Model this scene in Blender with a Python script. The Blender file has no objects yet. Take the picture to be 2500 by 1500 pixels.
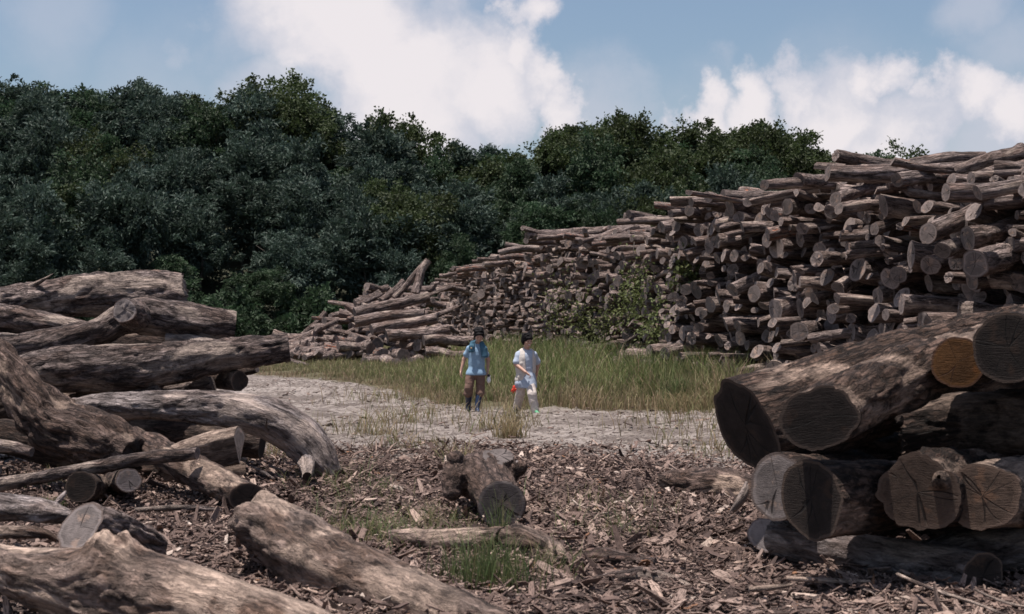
import bpy, math, random
import numpy as np
from mathutils import Vector, Matrix, Euler

# ------------------------------------------------------------------ camera, sky, sun
SC = bpy.context.scene
COL = SC.collection
F_PX, HZ, CAM_H = 3480.0, 762.0, 2.2          # focal length in photo pixels, horizon row, eye height
R = math.radians
cam_d = bpy.data.cameras.new('camera')
cam = bpy.data.objects.new('camera', cam_d)
COL.objects.link(cam)
cam.location = (0, 0, CAM_H)
cam.rotation_euler = (R(90), 0, 0)
cam_d.sensor_width = 36
cam_d.lens = 36 * F_PX / 2500
cam_d.shift_y = 12 / 2500
cam_d.clip_end = 5000
cam_d.dof.use_dof = True
cam_d.dof.focus_distance = 29
cam_d.dof.aperture_fstop = 4.0
SC.camera = cam
SUN_DIR = Vector((-0.17, -0.06, 0.98)).normalized()     # towards the sun
sd = bpy.data.lights.new('sun', 'SUN')
sd.energy = 5.0
sd.angle = R(0.5)
sd.color = (1.0, 0.93, 0.87)
sun = bpy.data.objects.new('sun', sd)
COL.objects.link(sun)
sun.rotation_euler = SUN_DIR.to_track_quat('Z', 'Y').to_euler()
SC.view_settings.view_transform = 'Standard'
SC.view_settings.look = 'None'
SC.view_settings.gamma = 1
SC.view_settings.exposure = 0.56
SC.cycles.filter_width = 1.6
SC.cycles.max_bounces = 6
SC.cycles.transparent_max_bounces = 8
SC.cycles.use_denoising = True


def NN(nt, typ, **kw):
    n = nt.nodes.new(typ)
    for k, v in kw.items():
        setattr(n, k, v)
    return n


def math_n(nt, op, a, b=None, c=None, clamp=False):
    n = nt.nodes.new('ShaderNodeMath')
    n.operation = op
    n.use_clamp = clamp
    for i, v in enumerate((a, b, c)):
        if v is None:
            continue
        if isinstance(v, (int, float)):
            n.inputs[i].default_value = v
        else:
            nt.links.new(v, n.inputs[i])
    return n.outputs[0]


def vmath(nt, op, a, b=None, scale=None):
    n = nt.nodes.new('ShaderNodeVectorMath')
    n.operation = op
    for i, v in enumerate((a, b)):
        if v is None:
            continue
        if isinstance(v, (tuple, list)):
            n.inputs[i].default_value = v
        else:
            nt.links.new(v, n.inputs[i])
    if scale is not None:
        if isinstance(scale, (int, float)):
            n.inputs['Scale'].default_value = scale
        else:
            nt.links.new(scale, n.inputs['Scale'])
    return n.outputs['Value'] if op in ('LENGTH', 'DISTANCE', 'DOT_PRODUCT') else n.outputs['Vector']


def noise_n(nt, vec, scale, detail=4, rough=.55, dist=0.0):
    n = nt.nodes.new('ShaderNodeTexNoise')
    n.inputs['Scale'].default_value = scale
    n.inputs['Detail'].default_value = detail
    n.inputs['Roughness'].default_value = rough
    n.inputs['Distortion'].default_value = dist
    if vec is not None:
        nt.links.new(vec, n.inputs['Vector'])
    return n


def ramp(nt, fac, lo, hi, smooth=True):
    n = nt.nodes.new('ShaderNodeMapRange')
    n.interpolation_type = 'SMOOTHSTEP' if smooth else 'LINEAR'
    n.clamp = True
    nt.links.new(fac, n.inputs['Value'])
    n.inputs['From Min'].default_value = lo
    n.inputs['From Max'].default_value = hi
    return n.outputs['Result']


def mixc(nt, fac, a, b, blend='MIX'):
    n = nt.nodes.new('ShaderNodeMix')
    n.data_type = 'RGBA'
    n.blend_type = blend
    n.clamp_factor = True
    for s, v in ((0, fac), (6, a), (7, b)):
        if isinstance(v, (int, float)):
            n.inputs[s].default_value = v
        elif isinstance(v, (tuple, list)):
            n.inputs[s].default_value = (*v[:3], 1)
        else:
            nt.links.new(v, n.inputs[s])
    return n.outputs[2]


def pix_dir(px, py):
    return Vector(((px - 1250) / F_PX, 1.0, (HZ - py) / F_PX)).normalized()


def build_world():
    w = bpy.data.worlds.new('World')
    SC.world = w
    w.use_nodes = True
    nt = w.node_tree
    nt.nodes.clear()
    out = NN(nt, 'ShaderNodeOutputWorld')
    sky = NN(nt, 'ShaderNodeTexSky', sky_type='NISHITA', sun_disc=False)
    el = math.asin(SUN_DIR.z)
    sky.sun_elevation = el
    sky.sun_rotation = math.atan2(SUN_DIR.x, SUN_DIR.y)
    sky.air_density = 1.0
    sky.dust_density = 1.8
    sky.ozone_density = 1.0
    bg = NN(nt, 'ShaderNodeBackground')
    bg.inputs['Strength'].default_value = 0.078
    nt.links.new(sky.outputs[0], bg.inputs['Color'])
    tc = NN(nt, 'ShaderNodeTexCoord')
    d = vmath(nt, 'NORMALIZE', tc.outputs['Generated'])
    n1 = noise_n(nt, d, 7.0, 2, .5)
    n2 = noise_n(nt, d, 22.0, 6, .62)
    w1 = vmath(nt, 'SCALE', vmath(nt, 'SUBTRACT', n1.outputs['Color'], (.5, .5, .5)), scale=0.10)
    w2 = vmath(nt, 'SCALE', vmath(nt, 'SUBTRACT', n2.outputs['Color'], (.5, .5, .5)), scale=0.052)
    dw = vmath(nt, 'ADD', vmath(nt, 'ADD', d, w1), w2)
    # crisp cumulus heads: (px, py, radius in px)
    heads = [(850, 40, 250), (760, -90, 280), (1040, 200, 215), (1200, 255, 175), (1288, 84, 72), (1345, 240, 95),
             (980, 330, 240), (1280, 180, 80), (930, 190, 200), (1390, 300, 90),
             (2190, 170, 84), (2120, 205, 80), (2300, 205, 80), (1955, 240, 92), (1840, 272, 98), (1690, 305, 95),
             (2060, 300, 150), (2380, 265, 110), (1610, 345, 90), (1800, 380, 150), (2200, 340, 160), (2470, 300, 110)]
    soft = [(480, 85, 75, .45), (90, 20, 190, .42), (2390, 20, 120, .60), (2480, 120, 150, .50), (1750, 185, 80, .45), (1550, 240, 80, .40),
            (680, 210, 180, .75), (600, 60, 150, .55), (1180, 40, 130, .28), (2450, 380, 260, .85), (1480, 330, 200, .7), (400, 230, 260, .35),
            (2100, 420, 380, .6), (1700, 430, 300, .5)]

    def blob(px, py, r, vec):
        c = pix_dir(px, py)
        dist = vmath(nt, 'DISTANCE', vec, tuple(c))
        return math_n(nt, 'SUBTRACT', 1.0, math_n(nt, 'DIVIDE', dist, r / F_PX))
    acc = None
    for px, py, r in heads:
        b = blob(px, py, r, dw)
        acc = b if acc is None else math_n(nt, 'SMOOTH_MAX', acc, b, .10)
    m1 = ramp(nt, acc, -0.08, 0.38)
    acc2 = None
    for px, py, r, a in soft:
        b = math_n(nt, 'MULTIPLY', ramp(nt, blob(px, py, r, dw), 0.0, .9), a)
        acc2 = b if acc2 is None else math_n(nt, 'MAXIMUM', acc2, b)
    # the rest of the sky, out of this view: scattered cumulus
    sp = NN(nt, 'ShaderNodeSeparateXYZ')
    nt.links.new(d, sp.inputs[0])
    n3 = noise_n(nt, d, 3.2, 5, .55)
    other = math_n(nt, 'MULTIPLY', ramp(nt, n3.outputs['Fac'], .53, .66), ramp(nt, sp.outputs['Y'], .86, .70))
    mask = math_n(nt, 'MAXIMUM', math_n(nt, 'MAXIMUM', m1, acc2), other)
    mask = math_n(nt, 'MULTIPLY', mask, .93)
    n4 = noise_n(nt, dw, 9.0, 5, .6)
    tone = ramp(nt, math_n(nt, 'ADD', math_n(nt, 'MULTIPLY', acc, .55), n4.outputs['Fac']), .55, .95)
    ccol = mixc(nt, tone, (.40, .41, .47), (.605, .565, .575))
    bg2 = NN(nt, 'ShaderNodeBackground')
    bg2.inputs['Strength'].default_value = 1.0
    nt.links.new(ccol, bg2.inputs['Color'])
    mx = NN(nt, 'ShaderNodeMixShader')
    nt.links.new(mask, mx.inputs[0])
    nt.links.new(bg.outputs[0], mx.inputs[1])
    nt.links.new(bg2.outputs[0], mx.inputs[2])
    nt.links.new(mx.outputs[0], out.inputs['Surface'])


build_world()

# ------------------------------------------------------------------ numpy helpers
RNG = np.random.default_rng(11)
rnd = random.Random(5)


def P(px, py, Y):
    return np.array(((px - 1250) / F_PX * Y, Y, CAM_H + (HZ - py) / F_PX * Y))


def proj(p):
    return 1250 + F_PX * p[0] / p[1], HZ - F_PX * (p[2] - CAM_H) / p[1]


_G = np.array([(1, 1, 0), (-1, 1, 0), (1, -1, 0), (-1, -1, 0), (1, 0, 1), (-1, 0, 1), (1, 0, -1), (-1, 0, -1),
               (0, 1, 1), (0, -1, 1), (0, 1, -1), (0, -1, -1), (1, 1, 0), (-1, 1, 0), (0, -1, 1), (0, -1, -1)], np.float32)


def gn(p, seed=0):
    """gradient noise, about -1..1"""
    p = np.asarray(p, np.float32)
    sh = p.shape[:-1]
    p = p.reshape(-1, 3)
    fl = np.floor(p)
    f = p - fl
    i = fl.astype(np.int64)
    u = f * f * f * (f * (f * 6 - 15) + 10)
    M = 0xffffffff

    def corner(a, b, c):
        h = ((i[:, 0] + a) * 73856093) ^ ((i[:, 1] + b) * 19349663) ^ ((i[:, 2] + c) * 83492791) ^ (seed * 2654435 + 977)
        h &= M
        h = (h ^ (h >> 13)) * 1274126177 & M
        h ^= h >> 16
        g = _G[h & 15]
        return g[:, 0] * (f[:, 0] - a) + g[:, 1] * (f[:, 1] - b) + g[:, 2] * (f[:, 2] - c)
    x0 = corner(0, 0, 0) * (1 - u[:, 0]) + corner(1, 0, 0) * u[:, 0]
    x1 = corner(0, 1, 0) * (1 - u[:, 0]) + corner(1, 1, 0) * u[:, 0]
    x2 = corner(0, 0, 1) * (1 - u[:, 0]) + corner(1, 0, 1) * u[:, 0]
    x3 = corner(0, 1, 1) * (1 - u[:, 0]) + corner(1, 1, 1) * u[:, 0]
    y0 = x0 * (1 - u[:, 1]) + x1 * u[:, 1]
    y1 = x2 * (1 - u[:, 1]) + x3 * u[:, 1]
    return (y0 * (1 - u[:, 2]) + y1 * u[:, 2]).reshape(sh)


def fbm(p, octv=3, seed=0, gain=.5):
    p = np.asarray(p, np.float32)
    a, s, t = 1.0, 0.0, 0.0
    for k in range(octv):
        s = s + a * gn(p * (2.03 ** k) + k * 17.3, seed + k)
        t += a
        a *= gain
    return s / t


def sstep(x, lo, hi):
    t = np.clip((x - lo) / (hi - lo), 0, 1)
    return t * t * (3 - 2 * t)


def norm(v):
    v = np.asarray(v, float)
    return v / (np.linalg.norm(v) + 1e-12)


def mk(name, V, Q=None, T=None, mat=None, parent=None, attrs=None, mi=None, smooth=True, loc=None, obj=True):
    """one mesh object from numpy arrays: quads Q, triangles T"""
    me = bpy.data.meshes.new(name)
    V = np.ascontiguousarray(V, np.float32)
    Q = np.zeros((0, 4), np.int32) if Q is None else np.asarray(Q, np.int32).reshape(-1, 4)
    T = np.zeros((0, 3), np.int32) if T is None else np.asarray(T, np.int32).reshape(-1, 3)
    me.vertices.add(len(V))
    me.vertices.foreach_set('co', V.ravel())
    nl = Q.size + T.size
    me.loops.add(nl)
    me.loops.foreach_set('vertex_index', np.concatenate([Q.ravel(), T.ravel()]).astype(np.int32))
    me.polygons.add(len(Q) + len(T))
    st = np.concatenate([np.arange(len(Q)) * 4, Q.size + np.arange(len(T)) * 3]).astype(np.int32)
    me.polygons.foreach_set('loop_start', st)
    for m in (mat if isinstance(mat, (list, tuple)) else [mat]):
        if m is not None:
            me.materials.append(m)
    if mi is not None:
        me.polygons.foreach_set('material_index', np.asarray(mi, np.int32))
    me.polygons.foreach_set('use_smooth', np.full(len(Q) + len(T), bool(smooth)))
    for k, a in (attrs or {}).items():
        a = np.asarray(a, np.float32)
        if a.ndim == 2:
            at = me.attributes.new(k, 'FLOAT_VECTOR', 'POINT')
            at.data.foreach_set('vector', np.ascontiguousarray(a).ravel())
        else:
            at = me.attributes.new(k, 'FLOAT', 'POINT')
            at.data.foreach_set('value', np.ascontiguousarray(a))
    me.update(calc_edges=True)
    if not obj:
        return me
    o = bpy.data.objects.new(name, me)
    COL.objects.link(o)
    if parent is not None:
        o.parent = parent
    if loc is not None:
        o.location = loc
    return o


def tag(o, label=None, cat=None, group=None, kind=None):
    if label:
        o['label'] = label
    if cat:
        o['category'] = cat
    if group:
        o['group'] = group
    if kind:
        o['kind'] = kind
    return o


def empty(name, loc, rz=0):
    o = bpy.data.objects.new(name, None)
    COL.objects.link(o)
    o.location = loc
    o.rotation_euler = (0, 0, rz)
    o.empty_display_size = .2
    return o


# ------------------------------------------------------------------ materials
def new_mat(name, rough=.85):
    m = bpy.data.materials.new(name)
    m.use_nodes = True
    nt = m.node_tree
    b = nt.nodes['Principled BSDF']
    b.inputs['Roughness'].default_value = rough
    b.inputs['Specular IOR Level'].default_value = .25
    return m, nt, b


def attr_n(nt, name):
    return NN(nt, 'ShaderNodeAttribute', attribute_name=name)


def bump(nt, b, h, strength=.5, dist=.02):
    n = nt.nodes.new('ShaderNodeBump')
    n.inputs['Strength'].default_value = strength
    n.inputs['Distance'].default_value = dist
    nt.links.new(h, n.inputs['Height'])
    nt.links.new(n.outputs[0], b.inputs['Normal'])


def bark_mat(name, grey, brown, crack, bare, plates=.8, fine=1.0):
    m, nt, b = new_mat(name, .9)
    rest = attr_n(nt, 'rest').outputs['Vector']
    oi = NN(nt, 'ShaderNodeObjectInfo')
    off = vmath(nt, 'SCALE', (37.0, 21.0, 53.0), scale=oi.outputs['Random'])
    v = vmath(nt, 'ADD', rest, off)
    vl = vmath(nt, 'MULTIPLY', v, (1, 1, .19))          # grain runs along the log
    vm = vmath(nt, 'MULTIPLY', v, (1, 1, .4))
    vl = vmath(nt, 'ADD', vl, vmath(nt, 'MULTIPLY', vmath(nt, 'SUBTRACT', noise_n(nt, v, 6, 3, .6).outputs['Color'], (.5, .5, .5)), (.09, .09, .012)))
    big = noise_n(nt, vm, 3.2, 5, .65)
    grain = noise_n(nt, vl, 17 * fine, 7, .72, .15)
    fineg = noise_n(nt, vl, 60 * fine, 3, .6)
    stain = noise_n(nt, v, 2.3, 6, .68)
    spots = noise_n(nt, v, 7, 5, .65)
    col = mixc(nt, ramp(nt, big.outputs['Fac'], .38, .64), grey, brown)
    col = mixc(nt, math_n(nt, 'MULTIPLY', ramp(nt, spots.outputs['Fac'], .55, .72), .5), col, tuple(c * 1.45 for c in grey))
    bare_f = math_n(nt, 'MULTIPLY', attr_n(nt, 'bare').outputs['Fac'], ramp(nt, spots.outputs['Fac'], .30, .5))
    col = mixc(nt, bare_f, col, bare)
    col = mixc(nt, math_n(nt, 'MULTIPLY', ramp(nt, stain.outputs['Fac'], .54, .63), .62), col, tuple(c * .33 for c in grey))
    vo = NN(nt, 'ShaderNodeTexVoronoi', feature='DISTANCE_TO_EDGE')
    vo.inputs['Scale'].default_value = 15 * fine
    nt.links.new(vmath(nt, 'ADD', vl, vmath(nt, 'SCALE', grain.outputs['Color'], scale=.075)), vo.inputs['Vector'])
    vd = ramp(nt, vo.outputs['Distance'], .0, .16)
    pl = math_n(nt, 'MULTIPLY', math_n(nt, 'SUBTRACT', 1.0, vd), math_n(nt, 'SUBTRACT', plates, math_n(nt, 'MULTIPLY', bare_f, plates * .85)))
    col = mixc(nt, pl, col, crack)
    gm = math_n(nt, 'SUBTRACT', 1.0, ramp(nt, grain.outputs['Fac'], .37, .50))
    col = mixc(nt, math_n(nt, 'MULTIPLY', gm, math_n(nt, 'SUBTRACT', .92, math_n(nt, 'MULTIPLY', bare_f, .45))), col, crack)
    col = mixc(nt, math_n(nt, 'MULTIPLY', ramp(nt, fineg.outputs['Fac'], .60, .40), .35), col, crack)
    rust = math_n(nt, 'MULTIPLY', attr_n(nt, 'rust').outputs['Fac'], math_n(nt, 'MULTIPLY', ramp(nt, noise_n(nt, vl, 17, 4, .7).outputs['Fac'], .55, .62), .9))
    col = mixc(nt, rust, col, (.36, .115, .055))
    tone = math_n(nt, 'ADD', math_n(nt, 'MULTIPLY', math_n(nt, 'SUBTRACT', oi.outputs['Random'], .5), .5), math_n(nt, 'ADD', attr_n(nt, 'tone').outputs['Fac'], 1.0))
    hs = NN(nt, 'ShaderNodeHueSaturation')
    nt.links.new(col, hs.inputs['Color'])
    nt.links.new(tone, hs.inputs['Value'])
    nt.links.new(hs.outputs[0], b.inputs['Base Color'])
    h = math_n(nt, 'ADD', math_n(nt, 'MULTIPLY', ramp(nt, grain.outputs['Fac'], .3, .6), 1.0), math_n(nt, 'MULTIPLY', fineg.outputs['Fac'], .5))
    h = math_n(nt, 'ADD', h, math_n(nt, 'MULTIPLY', spots.outputs['Fac'], .7))
    h = math_n(nt, 'SUBTRACT', h, math_n(nt, 'MULTIPLY', pl, 1.6))
    bump(nt, b, h, 1.0, .03)
    return m


def end_mat(name, base, ringc, crack, edge):
    m, nt, b = new_mat(name, .9)
    rest = attr_n(nt, 'rest').outputs['Vector']
    rho = attr_n(nt, 'rho').outputs['Fac']
    oi = NN(nt, 'ShaderNodeObjectInfo')
    off = vmath(nt, 'SCALE', (17.0, 41.0, 29.0), scale=oi.outputs['Random'])
    v = vmath(nt, 'ADD', rest, off)
    nz = noise_n(nt, v, 6, 4, .6)
    wob = math_n(nt, 'ADD', vmath(nt, 'LENGTH', attr_n(nt, 'disc').outputs['Vector']), math_n(nt, 'MULTIPLY', nz.outputs['Fac'], .035))
    ring = math_n(nt, 'SINE', math_n(nt, 'MULTIPLY', wob, 330.0))
    col = mixc(nt, ramp(nt, noise_n(nt, v, 4.5, 4, .6).outputs['Fac'], .35, .65), base, tuple(c * .55 for c in base))
    col = mixc(nt, math_n(nt, 'MULTIPLY', ramp(nt, ring, .2, 1.0), .08), col, ringc)
    blot = noise_n(nt, v, 15, 6, .7)
    col = mixc(nt, math_n(nt, 'MULTIPLY', ramp(nt, blot.outputs['Fac'], .50, .62), .5), col, tuple(c * .5 for c in base))
    col = mixc(nt, math_n(nt, 'MULTIPLY', ramp(nt, nz.outputs['Fac'], .55, .66), .55), col, (min(1, base[0] * 1.9), base[1] * 1.55, base[2] * 1.25))
    # radial drying cracks
    dv = vmath(nt, 'NORMALIZE', attr_n(nt, 'disc').outputs['Vector'])
    ang = vmath(nt, 'ADD', vmath(nt, 'SCALE', dv, scale=1.0), vmath(nt, 'ADD', off, vmath(nt, 'SCALE', attr_n(nt, 'disc').outputs['Vector'], scale=1.2)))
    cr = math_n(nt, 'ABSOLUTE', math_n(nt, 'SUBTRACT', noise_n(nt, ang, .62, 1.5, .5).outputs['Fac'], .5))
    wid = math_n(nt, 'MULTIPLY', math_n(nt, 'DIVIDE', cr, .012), math_n(nt, 'ADD', rho, .12))
    crm = math_n(nt, 'MULTIPLY', ramp(nt, wid, .55, .2), ramp(nt, rho, .97, .75))
    col = mixc(nt, math_n(nt, 'MULTIPLY', crm, .9), col, crack)
    col = mixc(nt, math_n(nt, 'MULTIPLY', ramp(nt, math_n(nt, 'ADD', rho, math_n(nt, 'MULTIPLY', nz.outputs['Fac'], .12)), .84, .90), .4), col, tuple(min(1, c * 1.5) for c in base))
    col = mixc(nt, ramp(nt, math_n(nt, 'ADD', rho, math_n(nt, 'MULTIPLY', nz.outputs['Fac'], .1)), .955, .99), col, edge)
    saw = noise_n(nt, vmath(nt, 'MULTIPLY', v, (1, 9, 1)), 12, 3, .6)
    col = mixc(nt, math_n(nt, 'MULTIPLY', ramp(nt, saw.outputs['Fac'], .45, .7), .35), col, tuple(c * .5 for c in base))
    tone = math_n(nt, 'ADD', math_n(nt, 'MULTIPLY', math_n(nt, 'SUBTRACT', oi.outputs['Random'], .5), .6), math_n(nt, 'ADD', attr_n(nt, 'tone').outputs['Fac'], 1.0))
    hs = NN(nt, 'ShaderNodeHueSaturation')
    nt.links.new(col, hs.inputs['Color'])
    nt.links.new(tone, hs.inputs['Value'])
    nt.links.new(hs.outputs[0], b.inputs['Base Color'])
    h = math_n(nt, 'SUBTRACT', math_n(nt, 'ADD', math_n(nt, 'ADD', math_n(nt, 'MULTIPLY', ring, .02), math_n(nt, 'MULTIPLY', blot.outputs['Fac'], .8)), math_n(nt, 'MULTIPLY', saw.outputs['Fac'], .6)), math_n(nt, 'MULTIPLY', crm, 2.0))
    bump(nt, b, h, .7, .015)
    return m


M = {}
M['bark'] = bark_mat('bark_grey', (.295, .232, .214), (.172, .117, .098), (.020, .014, .014), (.42, .33, .28), plates=.6)
M['bark_stack'] = bark_mat('bark_stack', (.335, .262, .240), (.215, .148, .125), (.022, .015, .013), (.42, .33, .28), plates=.5, fine=.8)
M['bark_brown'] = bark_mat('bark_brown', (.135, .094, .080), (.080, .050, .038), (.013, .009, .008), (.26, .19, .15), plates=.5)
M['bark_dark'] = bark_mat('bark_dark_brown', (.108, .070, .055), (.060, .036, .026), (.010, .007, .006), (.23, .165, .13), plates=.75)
M['bark_silver'] = bark_mat('bark_silver', (.34, .29, .28), (.19, .145, .13), (.03, .022, .021), (.40, .32, .28), plates=.35, fine=.8)
M['bark_tan'] = bark_mat('bark_tan', (.33, .245, .208), (.19, .122, .092), (.030, .021, .018), (.45, .335, .27), plates=.35, fine=.8)
M['end'] = end_mat('cut_wood_grey', (.185, .155, .148), (.11, .09, .084), (.02, .016, .015), (.12, .09, .08))
M['end_stack'] = end_mat('cut_wood_weathered', (.185, .148, .136), (.11, .085, .077), (.02, .016, .015), (.12, .09, .08))
M['end_dark_shade'] = end_mat('cut_wood_dark_shade', (.036, .026, .022), (.020, .015, .013), (.008, .006, .006), (.10, .07, .055))  # dark cut wood, with the shade on the big right-hand faces put into it
M['end_brown'] = end_mat('cut_wood_brown', (.088, .058, .043), (.052, .034, .026), (.015, .010, .008), (.12, .08, .06))
M['end_orange'] = end_mat('cut_wood_orange', (.105, .048, .017), (.075, .034, .012), (.05, .02, .01), (.10, .05, .03))
M['end_pale'] = end_mat('cut_wood_pale', (.46, .36, .29), (.33, .24, .18), (.06, .04, .03), (.2, .14, .1))


def leaf_mat(name, top, under, trans=.35, vary=.5):
    m, nt, b = new_mat(name, .55)
    oi = NN(nt, 'ShaderNodeObjectInfo')
    t = attr_n(nt, 'tone').outputs['Fac']
    g = NN(nt, 'ShaderNodeNewGeometry')
    col = mixc(nt, g.outputs['Backfacing'], top, under)
    hs = NN(nt, 'ShaderNodeHueSaturation')
    nt.links.new(col, hs.inputs['Color'])
    nt.links.new(math_n(nt, 'ADD', .485, math_n(nt, 'MULTIPLY', math_n(nt, 'ADD', t, oi.outputs['Random']), .018)), hs.inputs['Hue'])
    val = math_n(nt, 'ADD', 1 - vary, math_n(nt, 'MULTIPLY', math_n(nt, 'ADD', math_n(nt, 'MULTIPLY', t, 1.3), math_n(nt, 'MULTIPLY', oi.outputs['Random'], .7)), vary))
    nt.links.new(val, hs.inputs['Value'])
    nt.links.new(hs.outputs[0], b.inputs['Base Color'])
    b.inputs['Specular IOR Level'].default_value = .18
    tr = NN(nt, 'ShaderNodeBsdfTranslucent')
    nt.links.new(hs.outputs[0], tr.inputs['Color'])
    mx = NN(nt, 'ShaderNodeMixShader')
    mx.inputs[0].default_value = trans
    nt.links.new(b.outputs[0], mx.inputs[1])
    nt.links.new(tr.outputs[0], mx.inputs[2])
    nt.links.new(mx.outputs[0], nt.nodes['Material Output'].inputs['Surface'])
    return m


M['leaf_silver'] = leaf_mat('leaf_silver', (.040, .062, .046), (.084, .114, .092))
M['leaf_oak'] = leaf_mat('leaf_oak', (.042, .058, .022), (.060, .076, .036))
M['leaf_mid'] = leaf_mat('leaf_mid', (.040, .070, .036), (.066, .096, .056))
M['leaf_vine'] = leaf_mat('leaf_vine', (.10, .115, .042), (.13, .145, .06))


def grass_mat(name, c0, c1, c2):
    m, nt, b = new_mat(name, .6)
    t = attr_n(nt, 'tone').outputs['Fac']
    dry = attr_n(nt, 'dry').outputs['Fac']
    col = mixc(nt, t, c0, c1)
    col = mixc(nt, dry, col, c2)
    nt.links.new(col, b.inputs['Base Color'])
    tr = NN(nt, 'ShaderNodeBsdfTranslucent')
    nt.links.new(col, tr.inputs['Color'])
    mx = NN(nt, 'ShaderNodeMixShader')
    mx.inputs[0].default_value = .35
    nt.links.new(b.outputs[0], mx.inputs[1])
    nt.links.new(tr.outputs[0], mx.inputs[2])
    nt.links.new(mx.outputs[0], nt.nodes['Material Output'].inputs['Surface'])
    return m


M['grass'] = grass_mat('grass_field', (.085, .118, .040), (.235, .25, .10), (.34, .235, .165))
M['grass_green'] = grass_mat('grass_tuft', (.055, .095, .035), (.14, .19, .07), (.30, .22, .13))


def chip_mat():
    m, nt, b = new_mat('bark_litter', .9)
    t = attr_n(nt, 'tone').outputs['Fac']
    cr = NN(nt, 'ShaderNodeValToRGB')
    e = cr.color_ramp.elements
    stops = [(0, (.040, .026, .023)), (.2, (.095, .064, .055)), (.45, (.18, .122, .102)), (.7, (.295, .215, .182)), (.86, (.40, .29, .235)), (.95, (.50, .41, .355)), (1, (.26, .135, .08))]
    e[0].position, e[0].color = 0, (*stops[0][1], 1)
    e[1].position, e[1].color = 1, (*stops[-1][1], 1)
    for p_, c_ in stops[1:-1]:
        x = e.new(p_)
        x.color = (*c_, 1)
    nt.links.new(t, cr.inputs[0])
    v = attr_n(nt, 'rest').outputs['Vector']
    g = noise_n(nt, vmath(nt, 'MULTIPLY', v, (.12, 1, 1)), 90, 4, .65)
    col = mixc(nt, math_n(nt, 'MULTIPLY', ramp(nt, g.outputs['Fac'], .55, .38), .75), cr.outputs[0], (.035, .025, .022))
    nt.links.new(col, b.inputs['Base Color'])
    bump(nt, b, g.outputs['Fac'], .8, .01)
    return m


M['chips'] = chip_mat()


def flat_mat(name, col, rough=.8, var=.25, scale=40, spec=.25):
    m, nt, b = new_mat(name, rough)
    b.inputs['Specular IOR Level'].default_value = spec
    tc = NN(nt, 'ShaderNodeTexCoord')
    n = noise_n(nt, tc.outputs['Object'], scale, 4, .6)
    c = mixc(nt, n.outputs['Fac'], tuple(x * (1 - var) for x in col), tuple(min(1, x * (1 + var)) for x in col))
    nt.links.new(c, b.inputs['Base Color'])
    bump(nt, b, n.outputs['Fac'], .3, .01)
    return m


# ------------------------------------------------------------------ ground
def grass_edge(x):
    """distance at which the meadow starts, for world x"""
    return np.interp(x, [-14, -9.4, -5.3, -2.6, -1.6, 0.5, 4.5, 9], [53, 50, 44, 37.0, 32.6, 31.6, 31.0, 29.5])


def chip_edge(x):
    return np.interp(x, [-10, -4, -1, 1, 4, 8], [20.5, 20.5, 21.6, 21.2, 18.6, 17.8])


def ground_h(x, y, fine=True):
    x = np.asarray(x, float)
    y = np.asarray(y, float)
    p = np.stack([x, y, np.zeros_like(x)], -1)
    near = np.clip((60 - y) / 15, 0, 1)
    h = .10 * fbm(p * .35, 2, 3) * near
    d = sstep(y, 19, 24) * (1 - sstep(y, 52, 60))
    berm = .20 * np.exp(-((y - (np.interp(x, [-9, -5, -2, 0, 2, 6], [39, 36.5, 31.5, 27.5, 27, 26]))) / 1.9) ** 2)
    h = h + berm * (.7 + .5 * gn(p * .5, 8)) * sstep(-np.abs(x), -14, -8)
    if fine:
        h = h + d * (.17 * np.abs(fbm(p * 1.3 * np.array([.6, 1.3, 1]), 3, 21)) + .08 * fbm(p * 4.5, 3, 22) - .06 * np.exp(-((y - 26 - .12 * x) / .35) ** 2) - .05 * np.exp(-((y - 28.2 - .12 * x) / .35) ** 2)) * near
        h = h + (1 - d) * .05 * fbm(p * 1.7, 3, 23) * near
    return h


def spacing(segs):
    out = []
    for a, b, n in segs:
        out += list(np.linspace(a, b, n, endpoint=False))
    return np.array(out + [segs[-1][1]])


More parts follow.
